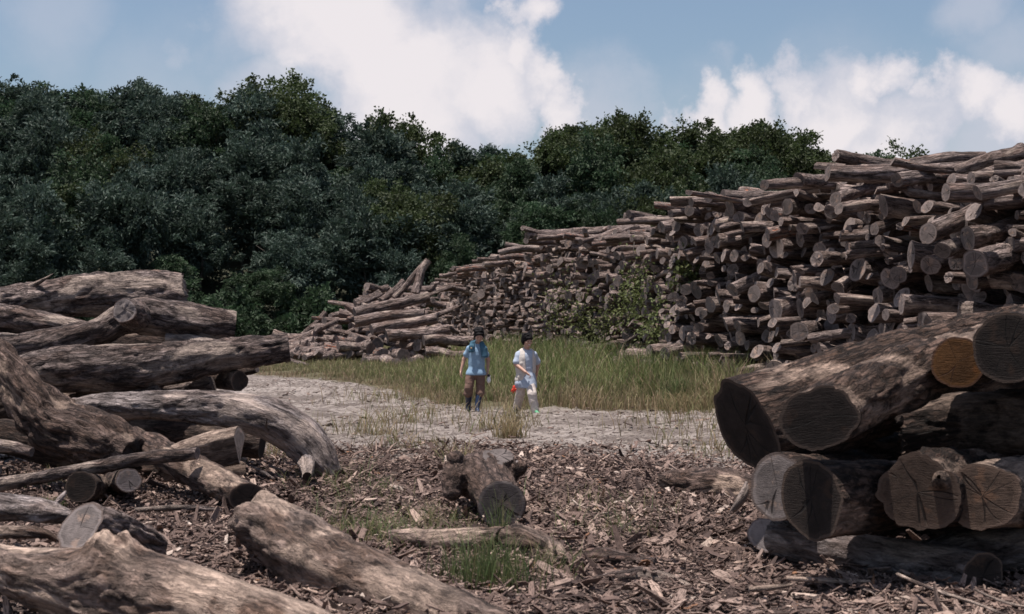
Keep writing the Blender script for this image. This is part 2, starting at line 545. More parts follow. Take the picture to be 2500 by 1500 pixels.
def build_ground():
    xs = spacing([(-1500, -60, 14), (-60, -14, 24), (-14, 14, 380), (14, 60, 24), (60, 1500, 14)])
    ys = spacing([(-60, 6, 14), (6, 24, 190), (24, 45, 230), (45, 110, 90), (110, 1800, 24)])
    X, Y = np.meshgrid(xs, ys)
    Z = ground_h(X, Y)
    V = np.stack([X, Y, Z], -1).reshape(-1, 3)
    n, k = len(xs), len(ys)
    I = np.arange(n * k).reshape(k, n)
    Q = np.stack([I[:-1, :-1], I[:-1, 1:], I[1:, 1:], I[1:, :-1]], -1).reshape(-1, 4)
    p2 = np.stack([X, Y, X * 0], -1)
    wob = (fbm(p2 * .55, 3, 31) * 2.2).ravel()
    chip = 1 - sstep(V[:, 1] + wob, chip_edge(V[:, 0]) - .8, chip_edge(V[:, 0]) + 1.4)
    grs = sstep(V[:, 1] + wob * .6, grass_edge(V[:, 0]) - .6, grass_edge(V[:, 0]) + .9)
    m, nt, b = new_mat('ground', .95)
    tc = NN(nt, 'ShaderNodeTexCoord')
    v = tc.outputs['Object']
    n1 = noise_n(nt, v, .9, 5, .65)
    n2 = noise_n(nt, v, 9, 6, .7)
    n3 = noise_n(nt, vmath(nt, 'MULTIPLY', v, (.35, 1.2, 1)), 2.0, 7, .75)
    dirt = mixc(nt, ramp(nt, n1.outputs['Fac'], .35, .62), (.21, .175, .157), (.375, .325, .298))
    dirt = mixc(nt, math_n(nt, 'MULTIPLY', ramp(nt, n3.outputs['Fac'], .49, .56), .75), dirt, (.135, .107, .095))
    dirt = mixc(nt, math_n(nt, 'MULTIPLY', ramp(nt, n2.outputs['Fac'], .48, .38), .85), dirt, (.085, .068, .06))
    soil = mixc(nt, n2.outputs['Fac'], (.045, .032, .028), (.15, .112, .10))
    turf = mixc(nt, n2.outputs['Fac'], (.06, .065, .03), (.16, .13, .08))
    col = mixc(nt, attr_n(nt, 'chip').outputs['Fac'], dirt, soil)
    col = mixc(nt, attr_n(nt, 'turf').outputs['Fac'], col, turf)
    nt.links.new(col, b.inputs['Base Color'])
    bump(nt, b, math_n(nt, 'ADD', n2.outputs['Fac'], n3.outputs['Fac']), 1.0, .14)
    o = mk('ground', V, Q, mat=m, attrs={'chip': chip, 'turf': grs})
    tag(o, kind='structure')


build_ground()

SIL = np.array([(-400, 225), (-150, 215), (0, 206), (60, 196), (130, 182), (250, 192), (430, 180), (560, 186), (700, 190), (745, 215), (775, 258), (860, 262),
                (940, 285), (985, 300), (1010, 340), (1080, 368), (1200, 355), (1285, 330), (1315, 290), (1400, 278), (1520, 285), (1600, 320), (1650, 330),
                (1700, 305), (1830, 292), (1900, 312), (2000, 358), (2060, 376), (2110, 366), (2200, 380), (2300, 400), (2500, 425), (2900, 440)], float)
TREE_H = 10.5


def hill_z(x, y):
    px = 1250 + F_PX * x / y
    zt = CAM_H + (HZ - np.interp(px, SIL[:, 0], SIL[:, 1])) / F_PX * 150
    g = (zt - TREE_H - 1.0) * np.clip((y - 110) / 40, 0, 1)
    return np.where(y > 152, g - (y - 152) * .15, g)


def build_hill():
    ys = np.linspace(108, 210, 40)
    us = np.linspace(-.75, .75, 90)
    U, Y = np.meshgrid(us, ys)
    X = U * Y
    Z = hill_z(X, Y) - .3 + .4 * fbm(np.stack([X, Y, X * 0], -1) * .2, 2, 5)
    V = np.stack([X, Y, Z], -1).reshape(-1, 3)
    I = np.arange(V.shape[0]).reshape(U.shape)
    Q = np.stack([I[:-1, :-1], I[:-1, 1:], I[1:, 1:], I[1:, :-1]], -1).reshape(-1, 4)
    tag(mk('hillside', V, Q, mat=flat_mat('forest_floor', (.04, .042, .028), .95, .4, .8)), kind='structure')


build_hill()


# ------------------------------------------------------------------ trees
def leaf_cards(C, D, L, W, rng, droop=.3):
    """many small folded leaves: centres C, directions D, lengths L, widths W -> V, Q, tone per vertex"""
    n = len(C)
    D = D / (np.linalg.norm(D, axis=1, keepdims=True) + 1e-9)
    r = rng.normal(size=(n, 3))
    S = np.cross(D, r)
    S /= np.linalg.norm(S, axis=1, keepdims=True) + 1e-9
    N = np.cross(S, D)
    fl = N[:, 2] < 0
    N[fl] *= -1
    S[fl] *= -1
    L = L[:, None]
    W = W[:, None]
    a = C
    m = C + D * L * .5 - N * W * .15
    b = C + D * L - np.array([0, 0, 1.0]) * L * droop
    l = C + D * L * .45 + S * W * .5 + N * W * .12
    q = C + D * L * .45 - S * W * .5 + N * W * .12
    V = np.stack([a, l, b, q], 1).reshape(-1, 3)
    I = np.arange(n)[:, None] * 4
    Q = I + np.array([0, 3, 2, 1])
    return V, Q


def crown_geo(seed, rx, rz, nl, ncl, leafL, leafW, kind):
    """branch sprays spread over a few uneven masses; gaps stay open between them"""
    rng = np.random.default_rng(seed)
    lobes = []
    nlobe = {'silver': 8, 'oak': 10, 'mid': 9, 'shrub': 5}[kind]
    for k in range(nlobe):
        hh = rng.uniform(.05, 1)
        a = rng.uniform(0, 6.28)
        wide = math.sqrt(max(.06, 1 - (1.7 * hh - .75) ** 2))
        rad = rx * rng.uniform(.35, .85) * wide
        lobes.append((np.array([math.cos(a) * rad, math.sin(a) * rad, rz * (.30 + 1.35 * hh)]), rx * rng.uniform(.24, .48)))
    lobes.append((np.array([0, 0, rz * .9]), rx * .55))
    lobes.append((np.array([rng.uniform(-.35, .35) * rx, rng.uniform(-.3, .3) * rx, rz * 1.72]), rx * rng.uniform(.2, .36)))
    wts = np.array([l[1] ** 2 for l in lobes])
    wts /= wts.sum()
    Cs, Ds, T = [], [], []
    per = nl // ncl
    for k in range(ncl):
        c, r = lobes[rng.choice(len(lobes), p=wts)]
        d = norm(rng.normal(size=3) + np.array([0, 0, .30]))
        q = c + d * r * rng.uniform(.45, 1.0) * np.array([1, 1, .9])
        out = norm(d + rng.normal(size=3) * .5 + np.array([0, 0, .45 if kind == 'silver' else .1]))
        ln = rx * (rng.uniform(.22, .42) if kind == 'silver' else rng.uniform(.14, .28))
        t = rng.random(per)
        wdt = ln * (.30 if kind == 'silver' else .48) * (1 - .6 * t)
        pts = q + out * (t * ln)[:, None] + rng.normal(size=(per, 3)) * wdt[:, None] * np.array([1, 1, .7])
        dirs = out * .9 + rng.normal(size=(per, 3)) * .5
        Cs.append(pts)
        Ds.append(dirs)
        T.append(np.full(per, rng.uniform(0, 1) ** 1.3))
    C = np.concatenate(Cs)
    D = np.concatenate(Ds)
    t = np.concatenate(T) * .88 + rng.uniform(0, .12, len(C))
    L = leafL * rng.uniform(.6, 1.35, len(C))
    W = leafW * rng.uniform(.7, 1.3, len(C))
    V, Q = leaf_cards(C, D, L, W, rng, .18)
    return V, Q, np.repeat(t, 4)


def tube(pts, rad, seg=8, closed=True):
    pts = np.asarray(pts, float)
    rad = np.asarray(rad, float)
    n = len(pts)
    t = np.gradient(pts, axis=0)
    t /= np.linalg.norm(t, axis=1, keepdims=True)
    ref = np.array([0, 0, 1.0]) if abs(t[0][2]) < .9 else np.array([1.0, 0, 0])
    a = norm(np.cross(t[0], ref))
    V = []
    th = np.linspace(0, 2 * np.pi, seg, endpoint=False)
    for i in range(n):
        a = norm(a - t[i] * np.dot(a, t[i]))
        b = np.cross(t[i], a)
        V.append(pts[i] + rad[i] * (np.cos(th)[:, None] * a + np.sin(th)[:, None] * b))
    V = np.concatenate(V)
    Q = []
    for i in range(n - 1):
        for j in range(seg):
            k = (j + 1) % seg
            Q.append((i * seg + j, i * seg + k, (i + 1) * seg + k, (i + 1) * seg + j))
    T = []
    if closed:
        V = np.concatenate([V, pts[:1], pts[-1:]])
        m = n * seg
        for j in range(seg):
            k = (j + 1) % seg
            T.append((m, k, j))
            T.append((m + 1, (n - 1) * seg + j, (n - 1) * seg + k))
    return V, np.array(Q), np.array(T).reshape(-1, 3)


def join(parts):
    Vs, Qs, Ts, n = [], [], [], 0
    for V, Q, T in parts:
        Vs.append(V)
        Qs.append(np.asarray(Q).reshape(-1, 4) + n)
        Ts.append(np.asarray(T).reshape(-1, 3) + n)
        n += len(V)
    return np.concatenate(Vs), np.concatenate(Qs), np.concatenate(Ts)


def trunk_geo(seed, h):
    rng = np.random.default_rng(seed)
    pts = [(0, 0, -.4)]
    for k in range(1, 7):
        pts.append((rng.normal() * .12 * k * .5, rng.normal() * .12 * k * .5, h * k / 6 * .85))
    parts = [tube(pts, np.linspace(.17, .05, 7), 7)]
    for k in range(6):
        p = np.array(pts[2 + k % 4])
        a = rng.uniform(0, 6.28)
        L = h * rng.uniform(.2, .33)
        e = p + np.array([math.cos(a) * L, math.sin(a) * L, L * .7])
        mid = (p + e) / 2 + rng.normal(size=3) * .12
        parts.append(tube([p, mid, e], [.07, .05, .02], 5))
    return join(parts)


M['trunk'] = flat_mat('tree_bark', (.07, .06, .052), .9, .4, 6)


def build_forest():
    crowns = {'silver': [], 'oak': [], 'mid': [], 'shrub': []}
    mats = {'silver': 'leaf_silver', 'oak': 'leaf_oak', 'mid': 'leaf_mid', 'shrub': 'leaf_mid'}
    for kind, nvar, rx, rz, nl, ncl, L, W in (('silver', 5, 3.7, 3.9, 9600, 160, .46, .16), ('oak', 5, 3.9, 3.5, 12000, 190, .29, .18),
                                              ('mid', 4, 3.5, 3.8, 11000, 180, .32, .16), ('shrub', 4, 1.5, 1.0, 2600, 80, .28, .12)):
        for k in range(nvar):
            V, Q, t = crown_geo(100 + k * 7 + len(kind), rx, rz, nl, ncl, L, W, kind)
            crowns[kind].append(mk('crown', V, Q, mat=M[mats[kind]], attrs={'tone': t}, obj=False, smooth=False))
    trunks = []
    for k in range(4):
        V, Q, T = trunk_geo(50 + k, 8.5)
        trunks.append(mk('trunk', V, Q, T, mat=M['trunk'], obj=False))
    spots = []
    rows = [(112, 7.2), (116.5, 8.0), (121.5, 8.8), (127, 9.4), (133.5, 9.9), (140.5, 10.3), (145.5, 10.4), (150.5, 10.7)]
    for ri, (Y, H) in enumerate(rows):
        x0, x1 = -.43 * Y, .42 * Y
        n = int((x1 - x0) / (5.0 if ri < 6 else 4.0))
        for k in range(n):
            x = x0 + (k + .5 + rnd.uniform(-.38, .38) + .5 * (ri % 2)) * (x1 - x0) / n
            y = Y + rnd.uniform(-2.2, 2.2)
            px = 1250 + F_PX * x / y
            if (px > 2080 and ri < 5) or (px > 1900 and ri < 2):      # hidden behind the tall stack
                continue
            if px < 1000:
                kind = rnd.choice(['silver'] * 6 + ['mid', 'mid', 'oak'])
                if ri >= 6 and px > 480:
                    kind = rnd.choice(['oak', 'silver', 'oak'])
            elif px < 1290:
                kind = rnd.choice(['mid', 'mid', 'silver', 'silver', 'oak'])
            else:
                kind = rnd.choice(['oak', 'oak', 'mid', 'mid', 'silver'])
                if ri >= 5:
                    kind = rnd.choice(['oak', 'oak', 'oak', 'mid'])
            spots.append((x, y, H * (rnd.uniform(.80, 1.08) if ri < 6 else rnd.uniform(.86, 1.10)), kind, ri))
    spots += [(P(1570, 0, 121)[0], 121, 9.8, 'silver', 9), (P(1835, 0, 143)[0], 143, 10.9, 'oak', 6), (P(1400, 0, 146)[0], 146, 10.7, 'oak', 6),
              (P(1505, 0, 145)[0], 145, 10.5, 'oak', 6), (P(690, 0, 146)[0], 146, 11.4, 'oak', 6), (P(560, 0, 149)[0], 149, 11.0, 'oak', 6)]
    look = {'silver': 'silvery leaved tree', 'oak': 'dark olive round tree', 'mid': 'deep green tree'}
    marks = [(-60, 'beyond the left edge of the heap'), (120, 'above the splinter on the topmost trunk'), (300, 'above the middle of the topmost trunk'), (450, 'above the sawn end of the topmost trunk'), (575, 'above the crooked trunk end'), (710, 'above the long trunk end'),
             (840, 'above the foot of the loose heap'), (960, 'above the loose heap shoulder'), (1045, 'above the upright log'), (1165, 'above the bowed man'), (1290, 'above the smiling man'), (1400, 'above the vines'), (1530, 'above the middle of the long stack'), (1650, 'above the notch in the stack'),
             (1780, 'above the first step of the tall stack'), (1920, 'above the second step of the tall stack'), (2060, 'behind the broken tipped log'), (2250, 'behind the long pale log'), (2450, 'behind the right end of the tall stack')]
    for i, (x, y, H, kind, ri) in enumerate(spots):
        px = 1250 + F_PX * x / y
        t = empty('tree', (x, y, float(hill_z(np.array(x), np.array(y))) - .1), rnd.uniform(0, 6.28))
        s = H / 10.5
        cm = bpy.data.objects.new('crown', rnd.choice(crowns[kind]))
        COL.objects.link(cm)
        cm.parent = t
        low = {0: .10, 1: .14}.get(ri, .18)
        base_rz = {'silver': 3.9, 'oak': 3.5, 'mid': 3.8}[kind]
        cm.location = (0, 0, H * low)
        cm.scale = (s * rnd.uniform(1.0, 1.4), s * rnd.uniform(1.0, 1.4), (H - H * low) / (base_rz * 2.02) * (rnd.uniform(.85, 1.2) if ri < 7 else 1))
        tr = bpy.data.objects.new('trunk', rnd.choice(trunks))
        COL.objects.link(tr)
        tr.parent = t
        tr.scale = (s, s, s)
        level = ['at the wood foot', 'low', 'low', 'halfway up', 'halfway up', 'high up', 'on the skyline'][min(ri, 6)]
        lab = f'{look[kind]} {level} {min(marks, key=lambda q: abs(q[0] - px))[1]}'
        if ri == 9:
            lab = 'broad pale blue green tree standing out before the darker right ridge'
        tag(t, lab, 'tree', 'trees of the wood behind the log yard')
    # shrubs along the foot of the wood
    for k in range(46):
        y = rnd.uniform(106.5, 111.5)
        px = rnd.uniform(-60, 1330)
        t = bpy.data.objects.new('shrub', rnd.choice(crowns['shrub']))
        COL.objects.link(t)
        t.location = ((px - 1250) / F_PX * y, y, -.25)
        t.rotation_euler = (0, 0, rnd.uniform(0, 6.28))
        s = rnd.uniform(.7, 1.5)
        t.scale = (s * 1.2, s * 1.1, s * rnd.uniform(.9, 1.5))
        size = 'big' if s > 1.2 else 'small' if s < .9 else 'middling'
        tag(t, f'{size} green shrub at the wood foot {min(marks, key=lambda q: abs(q[0] - px))[1]}', 'shrub', 'shrubs along the foot of the wood')


build_forest()


# ------------------------------------------------------------------ logs
def catmull(pts, n):
    pts = np.asarray(pts, float)
    if len(pts) == 2:
        t = np.linspace(0, 1, n)[:, None]
        return pts[0] * (1 - t) + pts[1] * t
    p = np.concatenate([[2 * pts[0] - pts[1]], pts, [2 * pts[-1] - pts[-2]]])
    seglen = np.linalg.norm(np.diff(pts[:, :3], axis=0), axis=1)
    cum = np.concatenate([[0], np.cumsum(seglen)])
    u = np.linspace(0, cum[-1], n)
    k = np.clip(np.searchsorted(cum, u, side='right') - 1, 0, len(seglen) - 1)
    t = ((u - cum[k]) / seglen[k])[:, None]
    a, b, c, d = p[k], p[k + 1], p[k + 2], p[k + 3]
    return .5 * (2 * b + (c - a) * t + (2 * a - 5 * b + 4 * c - d) * t * t + (3 * b - a - 3 * c + d) * t ** 3)


def log_geo(pts, rad, seed=0, seg=48, step=.03, disp=.016, lobe=.07, n0=None, n1=None, jag0=0, jag1=0, bare=.25, rust=0, cross=None, bend=0, capr=7, bumps=()):
    """body (V,Q,attrs) and two caps of one log. n0/n1: normals of the end cuts; jag: roughness of a broken end"""
    pr = np.concatenate([np.asarray(pts, float), np.asarray(rad, float)[:, None]], 1)
    L = np.linalg.norm(np.diff(pr[:, :3], axis=0), axis=1).sum()
    n = max(6, int(L / step))
    C = catmull(pr, n)
    Rr = np.maximum(C[:, 3], .01)
    C = C[:, :3]
    if bend:
        s0 = np.linspace(0, 9, n)
        C = C + bend * np.stack([gn(np.stack([s0 * .35, s0 * 0, s0 * 0 + 7], -1), seed), gn(np.stack([s0 * .35, s0 * 0 + 9, s0 * 0], -1), seed), gn(np.stack([s0 * .35, s0 * 0 + 3, s0 * 0 + 3], -1), seed)], -1)
    t = np.gradient(C, axis=0)
    t /= np.linalg.norm(t, axis=1, keepdims=True)
    s = np.concatenate([[0], np.cumsum(np.linalg.norm(np.diff(C, axis=0), axis=1))])
    ref = np.array([0, 0, 1.0]) if abs(t[0][2]) < .9 else np.array([1.0, 0, 0])
    A = np.zeros((n, 3))
    a = norm(np.cross(t[0], ref))
    for i in range(n):
        a = norm(a - t[i] * np.dot(a, t[i]))
        A[i] = a
    B = np.cross(t, A)
    th = np.linspace(0, 2 * np.pi, seg, endpoint=False)
    ct, stt = np.cos(th), np.sin(th)
    off = np.array([seed * 7.31 % 91, seed * 3.77 % 67, seed * 5.13 % 83])
    rest = np.stack([Rr[:, None] * ct, Rr[:, None] * stt, np.repeat(s[:, None], seg, 1)], -1) + off
    q = np.stack([np.repeat(ct[None], n, 0), np.repeat(stt[None], n, 0), np.repeat(s[:, None], seg, 1)], -1) + off
    r = Rr[:, None] * (1 + lobe * fbm(q * np.array([.9, .9, .8]), 2, seed) * 1.6 + lobe * .7 * gn(q * np.array([2, 2, .6]), seed + 5))
    wrp = rest + .05 * np.stack([gn(rest * 4, seed + 31), gn(rest * 4 + 9, seed + 32), rest[..., 0] * 0], -1)
    ridge = -1.1 * np.clip(1 - np.abs(gn(wrp * np.array([8.5, 8.5, 1.9]), seed + 2)) * 5, 0, 1) + .6 * gn(wrp * np.array([22, 22, 4.5]), seed + 4)
    lump = gn(rest * np.array([6, 6, 3.0]), seed + 9)
    bm = sstep(gn(rest * np.array([3.0, 3.0, 1.4]) + 3, seed + 6), .42 - bare, .52 - bare)
    ef = np.clip(np.minimum(s, s[-1] - s) / (.6 * Rr + .05), .3, 1)[:, None]
    r = r + disp * ef * (ridge * (1 - .75 * bm) + .9 * lump) - .7 * disp * bm
    nrm_dir = ct[None, :, None] * A[:, None] + stt[None, :, None] * B[:, None]
    for fr_, dr_, am_, wd_ in bumps:
        ds_ = s - s[-1] * fr_
        q2_ = (ds_[:, None] / wd_) ** 2 + ((1 - nrm_dir @ norm(dr_)) * 2 * Rr[:, None] ** 2 / wd_ ** 2)
        r = r + am_ * np.exp(-q2_) * (1 + .5 * gn(rest * 9, seed + 40) + .35 * gn(rest * 22, seed + 41))
    if cross is not None:
        r = np.minimum(r, cross(th)[None, :] * Rr[:, None] + disp * .6 * lump)
    V = C[:, None] + r[..., None] * (ct[None, :, None] * A[:, None] + stt[None, :, None] * B[:, None])
    caps = []
    for e, nrm, jag in ((0, n0, jag0), (n - 1, n1, jag1)):
        sg = -1.0 if e == 0 else 1.0
        tt = t[e]

        def shift(offs, rr, jag=jag, nrm=nrm, tt=tt, e=e):
            sh = np.zeros(offs.shape[:-1])
            if nrm is not None:
                nn = norm(nrm)
                den = np.dot(tt, nn)
                den = math.copysign(max(abs(den), .35), den)
                sh = -(offs @ nn) / den
            if jag:
                j = gn(offs / Rr[e] * 3.3 + off, seed + 13) * .6 + gn(offs / Rr[e] * np.array([8, 8, 8.]) + off, seed + 14) * .5
                sh = sh + j * jag * Rr[e]
            return sh
        offs = V[e] - C[e]
        sh_e = shift(offs, None)
        ds = np.abs(s - s[e])
        fade = np.clip(1 - ds / max(.9 * Rr[e], .05), 0, 1)
        fade = np.where(ds < .9 * Rr[e], fade, 0)
        V = V + fade[:, None, None] * sh_e[None, :, None] * tt
        rho = np.linspace(1, 0, capr)
        cv, cr, cd = [], [], []
        for k_, rh in enumerate(rho):
            of = offs * rh
            sh = sh_e if k_ == 0 else shift(of, None)
            cv.append(C[e] + of + sh[:, None] * tt)
            cr.append(np.stack([Rr[e] * rh * ct, Rr[e] * rh * stt, np.full(seg, e * .01)], -1) + off)
            cd.append(np.stack([r[e] * rh * ct, r[e] * rh * stt, ct * 0], -1))
        cv = np.stack(cv)
        I = np.arange(capr * seg).reshape(capr, seg)
        J = np.roll(I, -1, 1)
        qd = np.stack([I[:-1], J[:-1], J[1:], I[1:]], -1).reshape(-1, 4)
        if e == 0:
            qd = qd[:, ::-1]
        caps.append((cv.reshape(-1, 3), qd, {'rest': np.concatenate(cr), 'disc': np.concatenate(cd), 'rho': np.repeat(rho, seg)}))
    I = np.arange(n * seg).reshape(n, seg)
    J = np.roll(I, -1, 1)
    Q = np.stack([I[:-1], I[1:], J[1:], J[:-1]], -1).reshape(-1, 4)[:, ::-1]
    return (V.reshape(-1, 3), Q, {'rest': rest.reshape(-1, 3), 'bare': bm.ravel(), 'rust': np.full(n * seg, float(rust))}), caps


def hero(label, spec, mat='bark', ends=('end', 'end'), endtone=0., seed=1, name='log', cat='log', group=None, res=1.0, endname=('cut_end', 'cut_end'), stubs=(), tone=0.0, **kw):
    """a log laid through photo points: spec = [(px, py, Y, radius px), ...]"""
    pts = np.array([P(a, b, Y) for a, b, Y, r in spec])
    rad = np.array([r * Y / F_PX for a, b, Y, r in spec])
    Ym = pts[:, 1].mean()
    st = max(.014, .0016 * Ym) / res
    seg = int(np.clip(2 * np.pi * rad.max() / st, 20, 120))
    body, caps = log_geo(pts, rad, seed, seg, st, **kw)
    o0 = pts[0].copy()
    at = dict(body[2])
    at['tone'] = np.full(len(body[0]), tone)
    o = mk(name, body[0] - o0, body[1], mat=M[mat], attrs=at, loc=o0)
    for (cv, cq, ca), em, en in zip(caps, ends, endname):
        if em is None:
            continue
        mk(en, cv - o0, cq, mat=M[em], attrs={**ca, 'tone': np.full(len(cv), endtone)}, parent=o)
    for sp_, em, en, kk in stubs:
        pts2 = np.array([P(a, b, Y) for a, b, Y, r in sp_])
        rad2 = np.array([r * Y / F_PX for a, b, Y, r in sp_])
        bd, cp = log_geo(pts2, rad2, seed + 77, max(16, seg // 2), st, **kk)
        so = mk(en, bd[0] - o0, bd[1], mat=M[mat], attrs=bd[2], parent=o)
        if em:
            mk('cut_end', cp[1][0] - o0, cp[1][1], mat=M[em], attrs=cp[1][2], parent=so)
    tag(o, label, cat, group)
    return o


def wedge(th):
    """a split quarter log: two flat faces"""
    a = np.cos(th - .6)
    b = np.cos(th - 2.5)
    return np.minimum(np.where(a > .05, .30 / np.maximum(a, .05), 9), np.where(b > .05, .38 / np.maximum(b, .05), 9))


GL = 'fallen trunks heaped at the left'
GR = 'big trunks stacked at the right'
GC = 'logs lying on the bark litter'


def left_pile():
    hero('thick grey trunk lying topmost on the left heap with a stepped sawn right end', [(-330, 760, 21.4, 44), (-100, 745, 21.7, 42), (70, 737, 22.0, 42), (180, 724, 22.2, 50), (300, 716, 22.4, 55), (400, 718, 22.6, 57), (450, 722, 22.7, 54)],
         seed=3, group=GL, n1=(1, .22, .12), lobe=.10, disp=.034, jag1=.35,
         stubs=[([(58, 708, 22, 9), (85, 695, 21.9, 7), (112, 680, 21.8, 4), (130, 668, 21.8, 1.2)], None, 'splinter', dict(bare=.9, disp=.005))])
    hero('narrow grey trunk tapering off under the topmost one at the left edge', [(-260, 735, 21.5, 33), (0, 770, 21.3, 30), (110, 786, 21.2, 25), (200, 802, 21.2, 20), (255, 806, 21.2, 11)], seed=4, group=GL, jag1=.4, disp=.025)
    hero('crooked grey trunk with a knotted elbow pointing its blunt end right', [(-200, 880, 19.9, 38), (0, 856, 20.1, 35), (140, 836, 20.2, 38), (240, 810, 20.3, 38), (300, 780, 20.4, 40), (350, 772, 20.5, 47), (430, 782, 20.7, 47), (520, 794, 20.9, 45), (574, 800, 21.0, 40)],
         seed=5, group=GL, disp=.026, bare=.36, lobe=.10, n1=(1, .22, -.1), stubs=[([(330, 770, 20.2, 38), (312, 762, 19.75, 34), (303, 757, 19.55, 30)], 'end', 'branch_stub', dict(jag1=.15, bare=.1, disp=.02))])
    hero('long grey trunk under the crooked one, its sawn end jutting right past the heap', [(-160, 935, 19.3, 44), (30, 915, 19.4, 46), (110, 906, 19.5, 52), (220, 900, 19.5, 60), (345, 896, 19.6, 62), (440, 884, 19.8, 52), (540, 868, 20.0, 44), (640, 856, 20.2, 38), (706, 848, 20.3, 35)],
         seed=6, group=GL, disp=.028, bare=.3, n1=(1, .14, .12), lobe=.10)
    hero('pale split wedge of wood wedged between the crooked trunk and the long one', [(408, 848, 20.6, 40), (470, 852, 20.6, 36), (545, 862, 20.6, 30)], seed=7, group=GL, mat='bark_silver', ends=('end_pale', 'end_pale'), cross=wedge, bare=.6)
    hero('thick leaning trunk bending down to a blunt dark end in the left heap', [(-190, 790, 17.9, 52), (-60, 852, 17.8, 50), (15, 905, 17.6, 50), (80, 985, 17.4, 55), (140, 1040, 17.3, 68), (220, 1072, 17.2, 70), (290, 1098, 17.1, 60), (330, 1112, 17.0, 44)],
         seed=8, group=GL, disp=.045, bare=.2, lobe=.16, mat='bark_brown', tone=.35, jag1=.35, ends=('end', 'end_dark_shade'))
    hero('long silvery trunk arching over and down to the ground', [(120, 1010, 19.0, 30), (245, 994, 18.9, 34), (350, 991, 18.8, 37), (456, 993, 18.7, 40), (561, 1001, 18.6, 45), (650, 1021, 18.5, 52), (722, 1060, 18.5, 55), (775, 1115, 18.5, 49), (806, 1162, 18.5, 36)],
         seed=9, group=GL, mat='bark_silver', disp=.02, bare=.34, jag1=.45, lobe=.06,
         stubs=[([(655, 1050, 18.2, 4), (650, 1040, 18.1, 3.5), (652, 1024, 18.0, 2.5)], None, 'twig', dict(bare=.6, disp=.004)),
                ([(748, 1130, 18.1, 22), (752, 1150, 17.85, 17), (750, 1163, 17.7, 14)], 'end_dark_shade', 'branch_stub', dict(disp=.02))])
    hero('slim straight log lying across the front of the left heap', [(-90, 1204, 15.9, 19), (0, 1184, 15.9, 19), (120, 1160, 15.9, 16.5), (243, 1139, 15.9, 17.5), (360, 1120, 15.9, 18), (482, 1108, 15.9, 17)], seed=10, group=GL, bare=.4, disp=.015, n1=(1, -.2, 0))
    hero('split billet with a bright raw face behind the slim log', [(395, 1150, 16.9, 52), (480, 1122, 16.8, 56), (584, 1098, 16.7, 58)], seed=11, group=GL, mat='bark_tan', ends=('end_pale', 'end_pale'), cross=wedge, bare=.9, disp=.02, n1=(1, -.12, 0))
    hero('brown log sloping down to a dark sawn end at the foot of the left heap', [(330, 1075, 17.6, 34), (400, 1110, 17.0, 37), (460, 1145, 16.4, 40), (540, 1183, 15.8, 40), (606, 1216, 15.2, 38)], seed=12, group=GL, mat='bark_brown', tone=.3, ends=('end', 'end_dark_shade'), n1=(-.1, -1, -.15), disp=.022, bare=.3)
    hero('cracked round log end facing out beneath the slim log, larger of two', [(197, 1189, 15.5, 39), (225, 1195, 16.1, 38), (258, 1200, 16.9, 36)], seed=13, group=GL, mat='bark_brown', n0=(-.12, -1, .02), ends=('end_dark_shade', 'end'), tone=.1)
    hero('cracked round log end facing out beneath the slim log, smaller of two', [(314, 1172, 15.6, 30), (296, 1178, 16.3, 31), (275, 1184, 17.0, 30)], seed=14, group=GL, mat='bark_brown', n0=(.05, -1, .05), ends=('end', 'end'), tone=.0)
    # inner logs of the heap, mostly in shade
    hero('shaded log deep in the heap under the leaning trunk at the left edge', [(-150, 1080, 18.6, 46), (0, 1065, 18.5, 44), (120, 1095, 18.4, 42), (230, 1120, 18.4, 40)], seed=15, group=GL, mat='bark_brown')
    hero('pale stub of log poking out low at the left edge under the leaning trunk', [(-120, 1080, 17.2, 20), (0, 1088, 17.1, 18), (78, 1104, 17, 12)], seed=16, group=GL, bare=.5, jag1=.6)
    hero('shaded log lying under the arching silvery trunk', [(120, 1075, 20, 44), (320, 1060, 19.8, 42), (480, 1070, 19.7, 38), (640, 1088, 19.6, 32)], seed=17, group=GL, mat='bark_brown', ends=('end', 'end_dark_shade'))
    hero('small grey log end below the long trunk in the left heap', [(180, 985, 19.8, 26), (300, 962, 19.6, 24), (385, 956, 19.5, 17)], seed=18, group=GL, bare=.4, jag1=.3)
    hero('grey billet below the long trunk, right of the small log end', [(340, 960, 20.4, 28), (440, 946, 20.3, 26), (520, 938, 20.2, 22)], seed=19, group=GL, bare=.35, n1=(1, -.1, .3))
    hero('square black ended log propped under the tip of the long trunk', [(585, 930, 20.0, 27), (550, 924, 20.4, 28), (470, 915, 21.2, 28)], seed=20, group=GL, mat='bark_brown', ends=('end_dark_shade', 'end'), n0=(.8, -.6, 0))
    hero('short dark stick end beside the square black ended log', [(628, 902, 20.6, 8), (600, 908, 20.7, 10), (540, 910, 21, 10)], seed=21, group=GL, mat='bark_brown', disp=.008)
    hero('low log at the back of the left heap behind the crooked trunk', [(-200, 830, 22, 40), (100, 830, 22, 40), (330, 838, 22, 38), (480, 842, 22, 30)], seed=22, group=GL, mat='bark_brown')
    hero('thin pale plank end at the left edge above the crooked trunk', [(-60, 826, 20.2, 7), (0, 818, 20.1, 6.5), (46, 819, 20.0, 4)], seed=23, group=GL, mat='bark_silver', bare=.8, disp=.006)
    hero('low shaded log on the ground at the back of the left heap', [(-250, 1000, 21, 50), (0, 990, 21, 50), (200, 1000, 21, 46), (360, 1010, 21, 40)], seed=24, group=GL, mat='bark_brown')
    hero('added dark log standing in for shade in the hollow behind the cracked log ends', [(120, 1222, 17.6, 30), (300, 1212, 17.8, 32), (470, 1214, 18.0, 30)], seed=25, group=GL, mat='bark_dark')  # added log, its dark bark fills the shaded void
